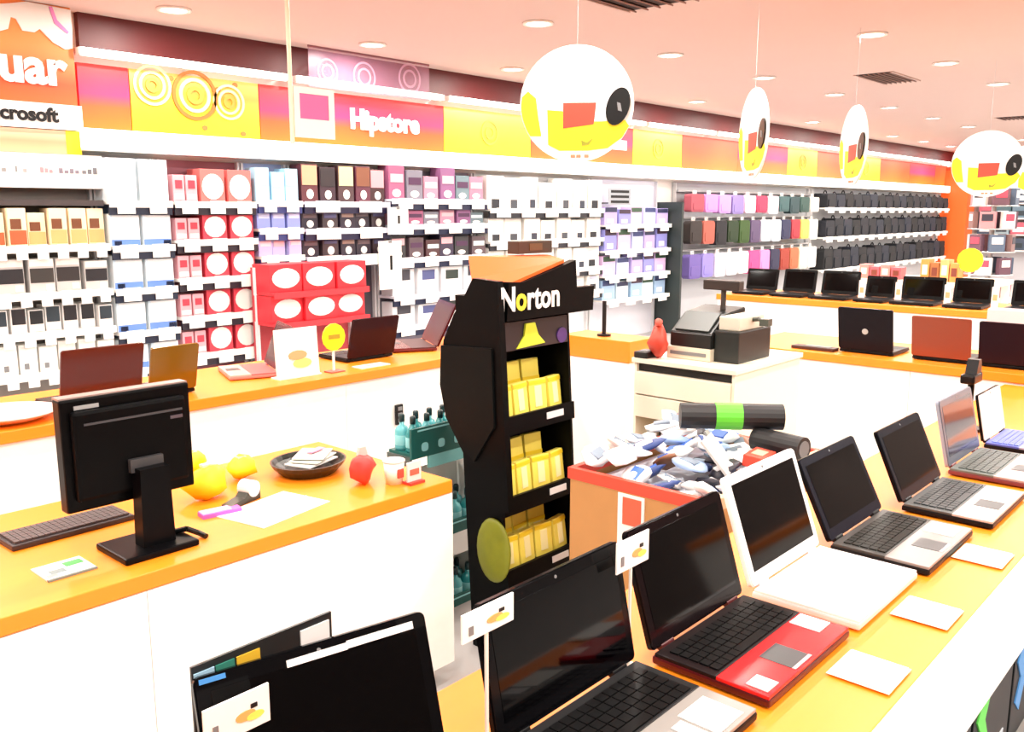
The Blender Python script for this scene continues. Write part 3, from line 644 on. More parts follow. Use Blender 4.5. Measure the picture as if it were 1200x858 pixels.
# white price cards standing at the screen corners
def price_card(px0, py0, px1, py1, y, lab, rz=0.):
    a = PY(px0, py1, y); b_ = PY(px1, py0, y); w_ = b_.x-a.x; h = b_.z-a.z
    t = tag(empty('price_card', ((a.x+b_.x)/2, y, ZT)), lab, 'price card')
    z0 = a.z-ZT
    obj('card', bbox(-w_/2, w_/2, -.0015, .0015, z0, z0+h, CARD), t)
    obj('holder', bbox(-.0025, .0025, .0015, .005, .004, z0+h*.5, mat('#e8e4da', .2)), t); obj('foot', bbox(-.02, .02, -.012, .02, 0, .004, mat('#e8e4da', .2)), t)
    obj('orange_print', prism(ell(w_*.12, z0+h*.42, w_*.16, h*.13, 12), 'y', -.003, -.0014, mat('#f4a860', .5)), t)
    obj('yellow_print', prism(ell(w_*.26, z0+h*.34, w_*.14, h*.10, 12), 'y', -.0035, -.0014, mat('#f8e060', .5)), t)
    obj('dark_print', bbox(w_*.2, w_*.3, -.003, -.0014, z0+h*.55, z0+h*.66, DARK), t)
    obj('dark_print', bbox(-w_*.38, -w_*.3, -.003, -.0014, z0+h*.2, z0+h*.5, GREY), t)
    return t
price_card(541, 694, 601, 756, .815, 'white price card between the stickered laptop and the large black laptop')
price_card(722, 620, 760, 674, .82, 'white price card between the large black laptop and the red laptop')
price_card(240, 800, 314, 880, .925, 'white price card at the corner of the stickered laptop')
# card fixed behind the first laptop: dark strip with coloured pictures
a = PY(225, 812, 1.0); b_ = PY(388, 742, 1.0)
t = tag(empty('shelf_talker', ((a.x+b_.x)/2, 1.0, ZT)), 'dark advertising strip with coloured pictures behind the stickered laptop', 'sign'); wq = (b_.x-a.x)/2
z1 = PY(388, 742, 1.0).z-ZT+.012
obj('strip', bbox(-wq, wq, -.002, .002, z1-.08, z1+.022, mat('#1b2022', .4)), t); obj('post', bbox(-.01, .01, .002, .008, 0, z1, DARK), t); obj('foot', bbox(-.04, .04, -.004, .02, 0, .006, DARK), t)
for u0, u1, c in ((-.98, -.72, '#9ac0d8'), (-.7, -.45, '#2c7a6a'), (-.42, -.1, '#d8b030'), (.5, .95, '#e8ecec')):
    obj('picture', bbox(u0*wq, u1*wq, -.004, -.0015, z1-.03, z1+.012, mat(c, .5)), t)
# flat white cards lying on the table front
for i, (px, py) in enumerate(((945, 852), (1020, 790), (1086, 720), (1166, 657))):
    q = PZ(px, py, ZT)
    if i == 0: continue
    t = tag(obj('info_card', bbox(-.052, .052, -.05, .05, .0045, .008, CARD), None, (q.x, .50, ZT), (0, 0, 0)), 'white info card lying on the orange table before the %s' % ('', 'red laptop', 'white laptop', 'dark grey laptop')[i], 'card')
    obj('sleeve', bbox(-.056, .056, -.054, .054, .0041, .0046, mat('#fff6d8', .2)), t)
# cartons on the lower shelf inside the table
for i, (xc, c) in enumerate(((1.92, '#6ce05a'), (2.30, '#5ad04a'), (2.68, '#4a90d0'))):
    t = tag(empty('laptop_carton', (xc, .585, .23)), 'black carton with a %s on the shelf under the table top' % ('green emblem near its edge', 'large green emblem', 'blue emblem')[i], 'box')
    obj('body', bbox(-.18, .18, -.12, .12, 0, .35, mat('#07090c', .4, spec=.15), .005), t)
    obj('flap', bbox(-.175, .175, -.0, .115, .35, .353, mat('#11151c', .4)), t)
    obj('emblem', prism([(-.16, .24), (-.11, .30), (-.06, .27), (-.09, .22), (-.05, .16), (-.1, .08), (-.15, .12), (-.11, .18)], 'y', -.1235, -.1195, mat(c, .5)), t)
    obj('print', bbox(.0, .12, -.1225, -.1195, .08, .1, mat('#c8d0d8', .5)), t)

# ================================================================== service desk things
ML = mat('#060607', .3, spec=.08)
y = 2.30
a, b_ = PY(70, 607, y), PY(222, 447, y); zt = b_.z
mw = PY(222, 500, y).x-PY(69, 500, y).x; mh = PY(69, 470, y).z-PY(70, 605, y).z; mx = (PY(222, 500, y).x+PY(69, 500, y).x)/2; mz = PY(70, 605, y).z
t = tag(empty('computer_monitor', (mx, y, ZD)), 'black flat computer monitor seen from behind on the service desk', 'monitor'); z0 = mz-ZD
cs = obj('case', bbox(-mw/2, mw/2, -.01, .035, z0, z0+mh, ML, .006), t)
obj('top_edge', bbox(-mw/2+.002, mw/2-.002, -.004, .038, z0+mh-.004, z0+mh+.004, mat('#8d7a74', .35)), cs)
obj('back_cover', bbox(-mw*.44, mw*.44, -.03, -.008, z0+.03, z0+mh-.03, mat('#050506', .35, spec=.08), .01), cs)
obj('vent_line', bbox(-mw*.36, mw*.40, -.0325, -.028, z0+mh*.77, z0+mh*.79, mat('#3a3a3e', .4)), cs)
obj('badge', bbox(-mw*.40, -mw*.22, -.0125, -.008, z0+mh*.905, z0+mh*.94, mat('#9a9a9a', .4)), cs)
obj('mount_plate', bbox(-.02, .07, -.045, -.026, z0+mh*.28, z0+mh*.40, mat('#3a3a3c', .4)), cs)
obj('port_label', bbox(mw*.30, mw*.40, -.0325, -.028, z0+mh*.70, z0+mh*.73, mat('#4a4048', .4)), cs)
obj('screen', bbox(-mw/2+.015, mw/2-.015, .034, .037, z0+.018, z0+mh-.018, SCREEN), cs)
obj('stand_neck', prism([(-.015, .012), (.075, .012), (.07, z0+mh*.32), (-.01, z0+mh*.32)], 'y', -.075, -.026, mat('#08080a', .35, spec=.08)), t)
obj('stand_base', bbox(-.085, .12, -.12, .06, 0, .018, mat('#08080a', .35, spec=.08), .006), t)
obj('cable', tube([Vector((.09, -.02, .02)), Vector((.12, -.05, .03)), Vector((.15, -.06, .012)), Vector((.155, -.09, .008))], .008, BLACK), t)
# keyboard
ka, kb_ = PZ(20, 640, ZD), PZ(145, 603, ZD)
kl = .42; t = tag(empty('keyboard', (mx-.1, 2.53, ZD), (0, 0, .02)), 'dark flat keyboard lying behind the monitor on the service desk', 'keyboard')
ks = (PZ(145, 603, ZD), PZ(3, 640, ZD)); kc = (ks[0]+ks[1])/2; t.location = (kc.x, kc.y, ZD); d_ = ks[0]-ks[1]; t.rotation_euler = (0, 0, math.atan2(d_.y, d_.x)); kl = d_.length
obj('body', bbox(-kl/2, kl/2, -.07, .07, .0, .016, mat('#2a1f20', .5), .004), t)
bm = bmesh.new()
for i in range(20):
    for j in range(5): add_box(bm, -kl*.47+i*kl*.047+.001, -kl*.47+(i+1)*kl*.047-.001, -.058+j*.022, -.058+(j+1)*.022-.002, .015, .022)
obj('keys', fin(bm, mat('#4a4040', .5)), t)['kind'] = 'stuff'
# printed leaflet
q = [PZ(*p, ZD) for p in ((38, 668), (62, 682), (112, 668), (88, 653))]; cc = (q[0]+q[1]+q[2]+q[3])/4
t = tag(obj('leaflet', bbox(-.06, .06, -.055, .055, 0.0, .004, mat('#e6ece8', .4)), None, (cc.x, cc.y, ZD), (0, 0, 0)), 'small printed leaflet with a green corner on the service desk', 'leaflet')
for u, v, s, c in ((.03, .02, .022, '#3f9a4c'), (-.02, -.01, .018, '#7a8a8a'), (-.04, -.03, .012, '#8a9a9a'), (.01, -.035, .012, '#9aa6a6')): obj('print', bbox(u-s, u+s, v-s*.7, v+s*.7, .0035, .0052, mat(c, .5)), t)
obj('edge_band', bbox(-.06, .06, -.058, -.05, .0, .005, mat('#6a7a74', .5)), t)
# soft yellow parcels
def blob(sx, sy, sz, m, seed, amp=.18, sub=2):
    rnd = random.Random(seed); bm = bmesh.new(); bmesh.ops.create_icosphere(bm, subdivisions=sub, radius=1)
    ph = [rnd.uniform(0, 6) for _ in range(6)]
    for v in bm.verts:
        n = v.co.copy(); k = 1+amp*(math.sin(3*n.x+ph[0])*math.sin(2.5*n.y+ph[1])+.6*math.sin(5*n.z+ph[2]+2*n.x))
        v.co = Vector((n.x*sx*k, n.y*sy*k, n.z*sz*k))
    mz_ = min(v.co.z for v in bm.verts)
    for v in bm.verts: v.co.z -= mz_
    return fin(bm, m, smooth=True)
YB = mat('#f7dc20', .5, grain=.1)
for i, (px, py, sx, sz) in enumerate(((243, 584, .075, .055), (283, 562, .055, .04), (226, 556, .05, .04))):
    q = PZ(px, py, ZD)
    t = tag(obj('plastic_parcel', blob(sx, .045, sz, YB, 3+i), None, (q.x, q.y, ZD)), ('large crumpled yellow plastic parcel on the service desk', 'small yellow plastic parcel near the black tray', 'yellow plastic parcel half behind the monitor')[i], 'parcel')
    obj('label', bbox(-.015, .015, -.012, .012, sz*1.9, sz*2.06, mat('#e8e0c0', .6)), t)
q = PZ(287, 588, ZD)
t = tag(empty('tape_dispenser', (q.x, q.y, ZD), (0, 0, .3)), 'dark tape dispenser with a white roll on the service desk', 'tape dispenser')
obj('body', prism([(-.08, 0), (.05, 0), (.05, .03), (.02, .055), (-.02, .02), (-.08, .012)], 'y', -.02, .02, mat('#2a2a20', .4)), t)
obj('roll', cyl((.02, -.024, .04), (.02, .024, .04), .026, WHITE, n=16), t)
q = PZ(258, 602, ZD)
t = tag(obj('note_pad', bbox(-.06, .06, -.022, .022, 0, .012, mat('#ec5cc0', .5)), None, (q.x, q.y, ZD), (0, 0, -.15)), 'small magenta pink note pad on the service desk', 'note pad')
obj('cover', bbox(-.058, .03, -.02, .02, .012, .015, mat('#f4a0dc', .5)), t)
q = PZ(330, 600, ZD)
t = tag(obj('paper_sheet', bbox(-.14, .14, -.1, .1, 0, .002, WHITE), None, (q.x, q.y+.04, ZD), (0, 0, .2)), 'white paper sheet lying on the service desk before the tray', 'paper')
obj('fold', bbox(-.14, .14, -.002, .002, .002, .004, CARD), t)
# black tray with papers
q = PZ(362, 553, ZD)
t = tag(empty('paper_tray', (q.x, q.y, ZD), (0, 0, .3)), 'oval black tray holding papers on the service desk', 'tray')
rx, ry = .13, .12
bm = bmesh.new(); R_ = []
for r_, z in ((.75, 0), (1., .03), (1.06, .045), (1.0, .045), (.92, .03), (.7, .012)): R_.append([bm.verts.new((rx*r_*math.cos(2*PI*i/24), ry*r_*math.sin(2*PI*i/24), z)) for i in range(24)])
for a, b_ in zip(R_, R_[1:]):
    for i in range(24): bm.faces.new((a[i], a[(i+1) % 24], b_[(i+1) % 24], b_[i]))
bm.faces.new(R_[0][::-1]); bm.faces.new(R_[-1]); obj('bowl', fin(bm, mat('#23241f', .35)), t)
for k in range(3): obj('paper', bbox(-.07+.02*k, .09+.01*k, -.06, .05, .036+k*.008, .040+k*.008, WHITE if k != 1 else mat('#c8cabe', .5)), t, (0, 0, .0), (0, -.0, .2*k))
obj('pink_slip', bbox(.02, .10, .0, .03, .062, .064, mat('#d88aa8', .5)), t)
# red things
q = PZ(425, 566, ZD)
t = tag(obj('wrapped_gift', blob(.05, .045, .05, mat('#e23a34', .45, grain=.1), 11, .25), None, (q.x, q.y, ZD)), 'crumpled red wrapped packet beside the black tray', 'packet')
obj('bow', prism([(-.02, .1), (.0, .085), (.02, .1), (.012, .125), (-.012, .125)], 'y', -.006, .006, mat('#f6b8b0', .5)), t)
q = PZ(462, 566, ZD)
t = tag(empty('paper_cup', (q.x, q.y, ZD)), 'white paper cup with a red logo near the end of the service desk', 'cup')
obj('body', lathe([(.028, 0), (.036, .075)], WHITE), t); obj('rim', lathe([(.036, .075), (.039, .077), (.038, .081), (.034, .081)], mat('#f2d0c8', .5)), t); obj('logo', bbox(-.012, .012, -.037, -.03, .025, .055, mat('#e04a3a', .5)), t)
q = PZ(482, 570, ZD)
t = tag(empty('receipt_stand', (q.x+.03, q.y+.02, ZD)), 'small red and white card stand near the paper cup', 'card stand')
obj('card', bbox(-.03, .03, -.003, .003, .008, .075, mat('#f0d8d4', .5)), t); obj('print', bbox(-.02, .02, -.005, -.0028, .03, .05, mat('#e4604e', .5)), t); obj('foot', bbox(-.032, .032, -.02, .02, 0, .009, mat('#d83a30', .5)), t)

# ================================================================== things on the wall counter
def on_counter(px, py): return PZ(px, py, ZL)
def counter_laptop(px0, px1, pyb, lab, lidc, hs, rz=PI, tilt=.25, yoff=.0, **kw):
    a = on_counter(px0, pyb); b_ = on_counter(px1, pyb); y_ = 3.45+yoff
    xa, xb = PY(px0, pyb-20, y_).x, PY(px1, pyb-20, y_).x
    return laptop('laptop', lab, xb-xa, .24, hs, tilt, ((xa+xb)/2, y_, ZL), rz, lid=lidc, kb=False, **kw)
counter_laptop(66, 163, 462, 'dark brown red laptop with its back to the service desk', '#4c1613', PY(110, 410, 3.45).z-ZL, group=None)
counter_laptop(171, 227, 450, 'ochre golden laptop with its back to the service desk', '#745408', PY(200, 408, 3.45).z-ZL)
q = on_counter(300, 437)
laptop('laptop', 'dark red laptop opened sideways beside the white price stand', .30, .22, .215, .35, (PY(318, 430, 3.62).x, 3.62, ZL), -PI/2-.35, lid='#5a1218', bezel='#6e1c26', base='#d8807a', palm='#f0a8a0', deck='#d85a58', kb=False, screen=mat('#4a141c', .2))
t0 = PY(325, 448, 3.42); t1 = PY(372, 382, 3.42)
t = tag(empty('price_stand', ((t0.x+t1.x)/2, 3.42, ZL)), 'white upright price stand with an orange picture on the wall counter', 'price stand'); w_ = t1.x-t0.x; h = t1.z-ZL
obj('board', bbox(-w_/2, w_/2, -.004, .004, .004, h, CARD), t, (0, 0, 0), (-.06, 0, 0)); obj('foot', bbox(-w_/2, w_/2, -.02, .05, 0, .006, CARD), t)
obj('orange_print', prism(ell(.0, h*.45, w_*.22, h*.1, 12), 'y', -.008, -.003, mat('#f0a070', .5)), t, (0, 0, 0), (-.06, 0, 0)); obj('yellow_print', prism(ell(w_*.1, h*.28, w_*.22, h*.1, 12), 'y', -.007, -.003, mat('#fae27a', .5)), t, (0, 0, 0), (-.06, 0, 0))
c = PY(391, 395, 3.40)
t = tag(empty('round_tag', (c.x, 3.40, ZL)), 'bright yellow round price tag standing on the wall counter', 'price tag'); r_ = PY(391, 379, 3.40).z-c.z
obj('disc', prism(ell(0, c.z-ZL, r_, r_, 14), 'y', -.004, .004, mat('#ffe600', .5)), t); obj('stem', bbox(-.006, .006, .004, .01, .004, c.z-ZL, WHITE), t); obj('foot', bbox(-.04, .04, -.03, .03, 0, .006, mat('#b0584a', .5)), t)
obj('print', bbox(-r_*.5, r_*.5, -.006, -.0035, c.z-ZL-.008, c.z-ZL+.012, mat('#a88a10', .5)), t)
counter_laptop(406, 460, 424, 'black maroon laptop with its back turned, beside the yellow tag', '#2c1216', PY(430, 377, 3.5).z-ZL, yoff=.1)
laptop('laptop', 'dark maroon laptop turned sideways behind the black display tower', .36, .25, .25, .45, (PY(503, 405, 3.66).x, 3.66, ZL), -PI/2-.5, lid='#3c0e12', bezel='#4a1014', base='#5a1418', palm='#5e161a', deck='#3a1216', kb=False, screen=mat('#3a1014', .2))
q = on_counter(432, 428)
t = tag(obj('flat_card', bbox(-.09, .09, -.04, .04, 0, .004, WHITE), None, (PY(432, 426, 3.42).x, 3.40, ZL)), 'white card lying flat before the black maroon laptop', 'card'); obj('print', bbox(-.05, .05, -.01, .01, .004, .0055, mat('#d8b0a8', .5)), t)
a = PY(0, 495, 3.5)
t = tag(empty('charging_dish', (PY(12, 495, 3.45).x, 3.48, ZL)), 'pale pink oval dish at the end of the wall counter', 'dish')
obj('bowl', lathe([(.10, 0), (.17, .03), (.175, .034), (.165, .034), (.09, .01)], mat('#f4c4bc', .4), 24), t); obj('foot_ring', lathe([(.09, -.0005), (.1, .0), (.1, .006), (.09, .006)], mat('#e0a89c', .4)), t)

# ================================================================== black software display tower
YB0, YB1 = 2.06, 2.13                       # front leans back
xl, xr = 2.275, 2.70; BK = mat('#060607', .4, spec=.08); BK2 = mat('#0a0a0c', .45, spec=.08)
def yfz(z): return YB0 + (YB1-YB0)*z/1.2
def TPY(px, py):
    p_ = PY(px, py, 2.1)
    for _ in range(3): p_ = PY(px, py, yfz(p_.z))
    return p_
tw = tag(empty('display_tower', (xl, YB0, 0)), 'tall black cardboard display tower with yellow boxes and white lettering', 'display stand')
def tp(name, me, parent=None): 
    o = obj(name, me, parent or tw)
    if not parent: o.location = (-xl, -YB0, 0)
    return o
ztop = TPY(620, 345).z; DEP = .19
def slab(zlo, zhi, x0, x1, f0, f1, m):
    """piece that follows the leaning front: depth range f0..f1 behind it"""
    bm = bmesh.new(); V = []
    for z in (zlo, zhi):
        y_ = yfz(z); V.append([bm.verts.new((x, y_+f, z)) for x, f in ((x0, f0), (x1, f0), (x1, f1), (x0, f1))])
    a, b_ = V; bm.faces.new(a[::-1]); bm.faces.new(b_)
    for i in range(4): bm.faces.new((a[i], a[(i+1) % 4], b_[(i+1) % 4], b_[i]))
    return fin(bm, m)
tp('side_wall', slab(0, ztop, xl, xl+.012, 0, DEP, BK)); tp('side_wall', slab(0, ztop, xr-.012, xr, 0, DEP, BK)); tp('back_wall', slab(0, ztop, xl+.012, xr-.012, DEP-.012, DEP, BK))
tp('top_board', slab(ztop-.012, ztop, xl+.012, xr-.012, 0, DEP-.012, BK))
tiers = [TPY(640, 484).z, TPY(640, 574).z, TPY(640, 655).z]
zp0, zp1 = TPY(620, 408).z, TPY(620, 375).z
pc = tp('picture_panel', slab(zp0, zp1, xl+.012, xr-.012, .0, .01, mat('#241f26', .3)))
gx = (xl+xr)/2-.03
tp('yellow_picture', prism([(gx-.07, zp0+.005), (gx+.09, zp0+.012), (gx+.05, zp0+(zp1-zp0)*.45), (gx+.03, zp1-.01), (gx-.02, zp1-.01), (gx-.03, zp0+(zp1-zp0)*.45)], 'y', yfz(zp0)-.004, yfz(zp0)+.004, mat('#d8e03a', .45)))
tp('violet_picture', prism(ell(xr-.05, zp0+.03, .03, .03, 12), 'y', yfz(zp0)-.003, yfz(zp0)+.004, mat('#4a2a6c', .45)))
YBX = mat('#f2e060', .45); YBX2 = mat('#f8efb0', .45)
for k, z in enumerate(tiers + [tiers[2]-.3]):
    tp('tray_floor', slab(z-.012, z, xl+.012, xr-.012, 0, DEP-.012, BK2))
    tp('tray_lip', slab(z-.045, z+.022, xl, xr, -.012, 0, BK))
    tp('price_label', slab(z-.02, z+.005, xr-.17, xr-.07, -.0145, -.0115, mat('#d8d8d8', .5)))
    if k == 3: continue
    for j in range(7):
        wv = .088; back = j > 3; xx = xl+.06+(j*.1 if not back else (j-4)*.1+.05)
        o = obj('software_box', box(wv, .026, .125 if not back else .19, YBX, .002), None, (xx, yfz(z)+(.115 if back else .04), z+.002), (-.12, .0, (-.18, .1, -.12, .15)[j % 4]))
        obj('stripe', bbox(-wv*.2, wv*.2, -.0155, -.0125, .02, .1, YBX2), o); obj('top_band', bbox(-wv*.5, wv*.5, -.0148, -.0125, .105, .12, mat('#e8c820', .45)), o)
        tag(o, 'yellow %s software box in the %s tier of the black display tower' % ('tall' if back else 'short', ('upper', 'middle', 'lower')[k]), 'box', '%s yellow boxes in the %s tier' % ('tall' if back else 'short', ('upper', 'middle', 'lower')[k]))
# header with lettering
hdr = [(583, 376), (684, 362), (684, 334), (664, 336), (661, 304), (600, 330), (583, 330)]
hp = [TPY(a, b_) for a, b_ in hdr]; yh = YB1-.03
hd = tp('header', prism([(p_.x, p_.z) for p_ in hp], 'y', yh-.012, yh+.02, BK))
q = PY(587, 366, yh-.012); q2 = PY(655, 360, yh-.012); me = text_mesh('N', .105, WHITE, .002, .0025); me2 = text_mesh('o', .105, mat('#f2e23a', .5), .002, .0025); me3 = text_mesh('rton', .105, WHITE, .002, .0025)
ws = [max(v.co.x for v in m_.vertices)-min(v.co.x for v in m_.vertices) for m_ in (me, me2, me3)]
tot = sum(ws)+.012; sc = (q2.x-q.x)/tot; xx = q.x
for m_, w_ in zip((me, me2, me3), ws):
    mn = min(v.co.x for v in m_.vertices)
    o = tp('lettering', m_); o.location = (xx-mn*sc-xl, yh-.013-YB0, q.z-.0); o.rotation_euler = (PI/2, 0, 0); o.scale = (sc, 1.15, 1); xx += (w_+.006)*sc
# orange hood
bm = bmesh.new(); pts = [PY(600, 331, yh), PY(661, 304, yh), PY(642, 298, 2.42), PY(549, 300, 2.42), PY(553, 327, 2.27)]
T = [bm.verts.new(p_) for p_ in pts]; Bv = [bm.verts.new(p_-Vector((0, 0, .012))) for p_ in pts]
bm.faces.new(T); bm.faces.new(Bv[::-1])
for i in range(5): bm.faces.new((T[i], T[(i+1) % 5], Bv[(i+1) % 5], Bv[i]))
tp('hood', fin(bm, mat('#f05c00', .5)))
# big black side panel with curved outline
sp_px = [(585, 330), (556, 326), (547, 345), (534, 368), (522, 398), (519, 450), (526, 490), (545, 530), (556, 556), (556, 575), (566, 596), (580, 605), (598, 600)]
sp = [PX(a, b_, xl-.02) for a, b_ in sp_px]
tp('side_panel', prism([(p_.y, p_.z) for p_ in sp], 'x', xl-.03, xl-.001, BK))
sp2 = [PX(a, b_, xl-.02) for a, b_ in [(521, 404), (580, 408), (583, 500), (560, 540), (545, 525), (527, 488), (520, 450)]]
tp('side_pocket', prism([(p_.y, p_.z) for p_ in sp2], 'x', xl-.04, xl-.029, mat('#0e1010', .4, spec=.08)))
q = PX(583, 646, xl); bm = bmesh.new(); bmesh.ops.create_uvsphere(bm, u_segments=18, v_segments=12, radius=1, matrix=Matrix.Translation((xl-.004, q.y+.015, q.z)) @ Matrix.Diagonal((.022, .085, .125, 1)))
tp('globe_picture', fin(bm, mat('#7f8418', .45, grain=.3, scale=14), smooth=True))
q = PY(618, 297, 2.42)
t = tag(obj('dark_carton', bbox(-.105, .105, -.03, .03, 0, .05, mat('#3a2614', .5), .003), None, (PY(618, 297, 2.40).x, 2.385, max(p_.z for p_ in pts)+.001)), 'small dark brown carton lying on the display tower', 'box'); obj('label', bbox(-.04, .04, -.032, -.029, .012, .04, mat('#5a4020', .5)), t)

# ================================================================== teal bottle display
TEAL = mat('#0f5a55', .45); TEAL2 = mat('#8fd4d8', .4); TEALB = mat('#2a8a8c', .25)
yt = 2.55; x0t = PY(480, 510, yt).x; x1t = x0t+.40
td = tag(empty('bottle_display', (x0t, yt, 0)), 'white cardboard display with teal trays of bottles behind the tower', 'display stand')
obj('back_board', bbox(0, .40, .14, .15, 0, PY(500, 560, yt).z, WHITE), td)
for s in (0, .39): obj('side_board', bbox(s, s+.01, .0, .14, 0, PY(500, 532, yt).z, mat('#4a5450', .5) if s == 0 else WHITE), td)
bprof = [(.028, 0), (.03, .01), (.03, .075), (.022, .092), (.010, .1), (.010, .118)]
def bottle(x, y_, z, m, lab, grp):
    o = obj('bottle', lathe_c('b'+m.name_full, bprof, m), None, (x, y_, z)); obj('cap', lathe_c('cap', [(.012, .114), (.012, .14), (.009, .145)], mat('#1f3a3c', .4)), o); obj('label', lathe_c('lbl', [(.0305, .02), (.0308, .021), (.0308, .06), (.0305, .061)], TEAL2), o)
    tag(o, lab, 'bottle', grp)
LC = {}
def lathe_c(k, p_, m):
    if k not in LC: LC[k] = lathe(p_, m, 14)
    return LC[k]
tz = [(PY(520, 527, yt).z, PY(520, 494, yt).z, 0), (PY(545, 618, yt).z, PY(545, 604, yt).z, 1), (PY(545, 706, yt).z, PY(545, 692, yt).z, 2)]
for zb, zt_, k in tz:
    tr = obj('tray', bbox(.011, .389, .0, .14, zb, zb+.012, TEAL), td)
    obj('tray_front', bbox(-.002, .402, -.012, .0, zb-.004, zt_, TEAL), td)
    obj('trim_line', bbox(.03, .37, -.014, -.011, zt_-.014, zt_-.008, TEAL2), td)
    if k == 0:
        for j in range(4): obj('bottle_picture', prism(rrect(.05+j*.09, .085+j*.09, zb+.02, zb+.055, .012), 'y', -.0145, -.0115, TEAL2), td)
        obj('lower_front', bbox(.09, .402, -.012, .0, zb-.055, zb-.005, mat('#7cc4c4', .45)), td)
    else: obj('white_front', bbox(.0, .402, -.012, .0, zb-.1, zb-.005, WHITE), td)
    for j in range(5):
        for r_ in range(2):
            bottle(x0t+.05+j*.075, yt+.037+r_*.066, zb+.012, (TEALB, mat('#5fb4ba', .25))[(j+r_) % 2], 'teal bottle with dark cap in the %s tray of the white display' % ('top', 'middle', 'bottom')[k], 'teal bottles %s tray' % ('top', 'middle', 'bottom')[k])

# ================================================================== cardboard bargain bin
CB = mat('#b5814a', .7, grain=.08, scale=12); bx0, bx1, by0, by1, bz = 2.28, 3.05, 1.25, 1.78, .80
t = tag(empty('bargain_bin', ((bx0+bx1)/2, (by0+by1)/2, 0)), 'brown cardboard bargain bin with red edge heaped with packets', 'bin'); W, D = (bx1-bx0)/2, (by1-by0)/2
for s in (-1, 1):
    obj('wall', bbox(s*W-.008, s*W+.008, -D, D, 0, bz, CB), t); obj('wall', bbox(-W+.008, W-.008, s*D-.008, s*D+.008, 0, bz, CB), t)
    obj('red_edge', bbox(s*W-.0105, s*W+.0105, -D-.01, D+.01, bz-.035, bz+.003, mat('#e0452e', .5)), t); obj('red_edge', bbox(-W+.0105, W-.0105, s*D-.0105, s*D+.0105, bz-.035, bz+.003, mat('#d8b088', .5) if s < 0 else mat('#e0452e', .5)), t)
obj('false_bottom', bbox(-W+.008, W-.008, -D+.008, D-.008, .66, .67, CB), t)
a = PX(742, 580, bx0)
lb = obj('label', bbox(-W-.0125, -W-.0075, a.y-(by0+by1)/2-.05, a.y-(by0+by1)/2+.05, bz-.22, bz-.04, mat('#f4e6e0', .5)), t); obj('label_print', bbox(-W-.015, -W-.012, a.y-(by0+by1)/2-.04, a.y-(by0+by1)/2+.03, bz-.14, bz-.05, mat('#e8583c', .5)), lb)
PM = {}
pcol = [('white', '#f4f4f6'), ('white', '#eef2f8'), ('white', '#f0f0ee'), ('pale blue', '#a8c4ec'), ('white', '#f6f2ee'), ('brown', '#8a5a3c'), ('white', '#f2f4f8'), ('dark', '#2a2a34'), ('white', '#efefef'), ('navy', '#28407c')]
rnd = random.Random(5); i = 0
for gx_ in range(9):
    for gy_ in range(6):
        nm, c = pcol[(gx_*7+gy_*3+rnd.randrange(4)) % 10]
        k = (c, i % 3)
        if k not in PM:
            PM[k] = (blob(.062, .045, .016, mat(c, .4), 20+i, .22), bbox(-.03, .03, -.018, .018, .024, .034, mat(('#3a68c0', '#f4f4f4', '#7a8a9a')[i % 3], .5)))
        x_ = bx0+.075+gx_*(bx1-bx0-.15)/8+rnd.uniform(-.015, .015); y_ = by0+.06+gy_*(by1-by0-.12)/5+rnd.uniform(-.015, .015)
        hz = .745+.10*((y_-by0)/(by1-by0))**1.2+rnd.uniform(-.02, .03)
        o = obj('foil_packet', PM[k][0], None, (x_, y_, hz), (rnd.uniform(-.6, .6), rnd.uniform(-.6, .6), rnd.uniform(0, 6))); obj('print', PM[k][1], o)
        tag(o, '%s crumpled foil packet heaped in the cardboard bin' % nm, 'packet', '%s packets in the bin' % nm); i += 1
fl = obj('filler', bbox(-W+.02, W-.02, -D+.02, D-.02, .67, .745, mat('#dfe4ee', .6)), t)
# black rolls with green bands on the heap
def roll(p0, p1, r_, lab, band=None):
    p0, p1 = Vector(p0), Vector(p1); d_ = (p1-p0)
    o = tag(empty('rolled_mat', p0), lab, 'roll'); 
    obj('roll', cyl((0, 0, 0), d_, r_, mat('#141416', .5), n=18), o); obj('end_ring', cyl(d_*.97, d_*1.01, r_*.7, GREY, n=14), o)
    if band: obj('band', cyl(d_*band[0], d_*band[1], r_*1.04, mat('#5cc832', .5), n=18), o)
roll(PZ(797, 487, .935), PZ(917, 489, .935), .046, 'black rolled mat with a bright green band on top of the bin', (.34, .60))
roll(PZ(886, 514, .86), PZ(942, 527, .86), .042, 'plain black rolled mat leaning over the bin corner')
q = PX(888, 525, 2.9)
t = tag(obj('grey_folder', bbox(-.07, .07, -.004, .004, 0, .14, mat('#b9bab8', .5)), None, (2.60, 1.36, .80), (-.7, 0, .3)), 'grey folder leaning among the packets in the bin', 'folder'); obj('tab', bbox(.02, .06, -.004, .004, .14, .155, mat('#8a8c8a', .5)), t)
t = tag(obj('red_carton', bbox(-.06, .06, -.035, .035, 0, .04, mat('#e04630', .5), .003), None, (2.70, 1.315, .812), (.1, 0, .1)), 'small red carton at the edge of the bin', 'box'); obj('label', bbox(-.03, .03, -.02, .02, .04, .042, mat('#f4a890', .5)), t)

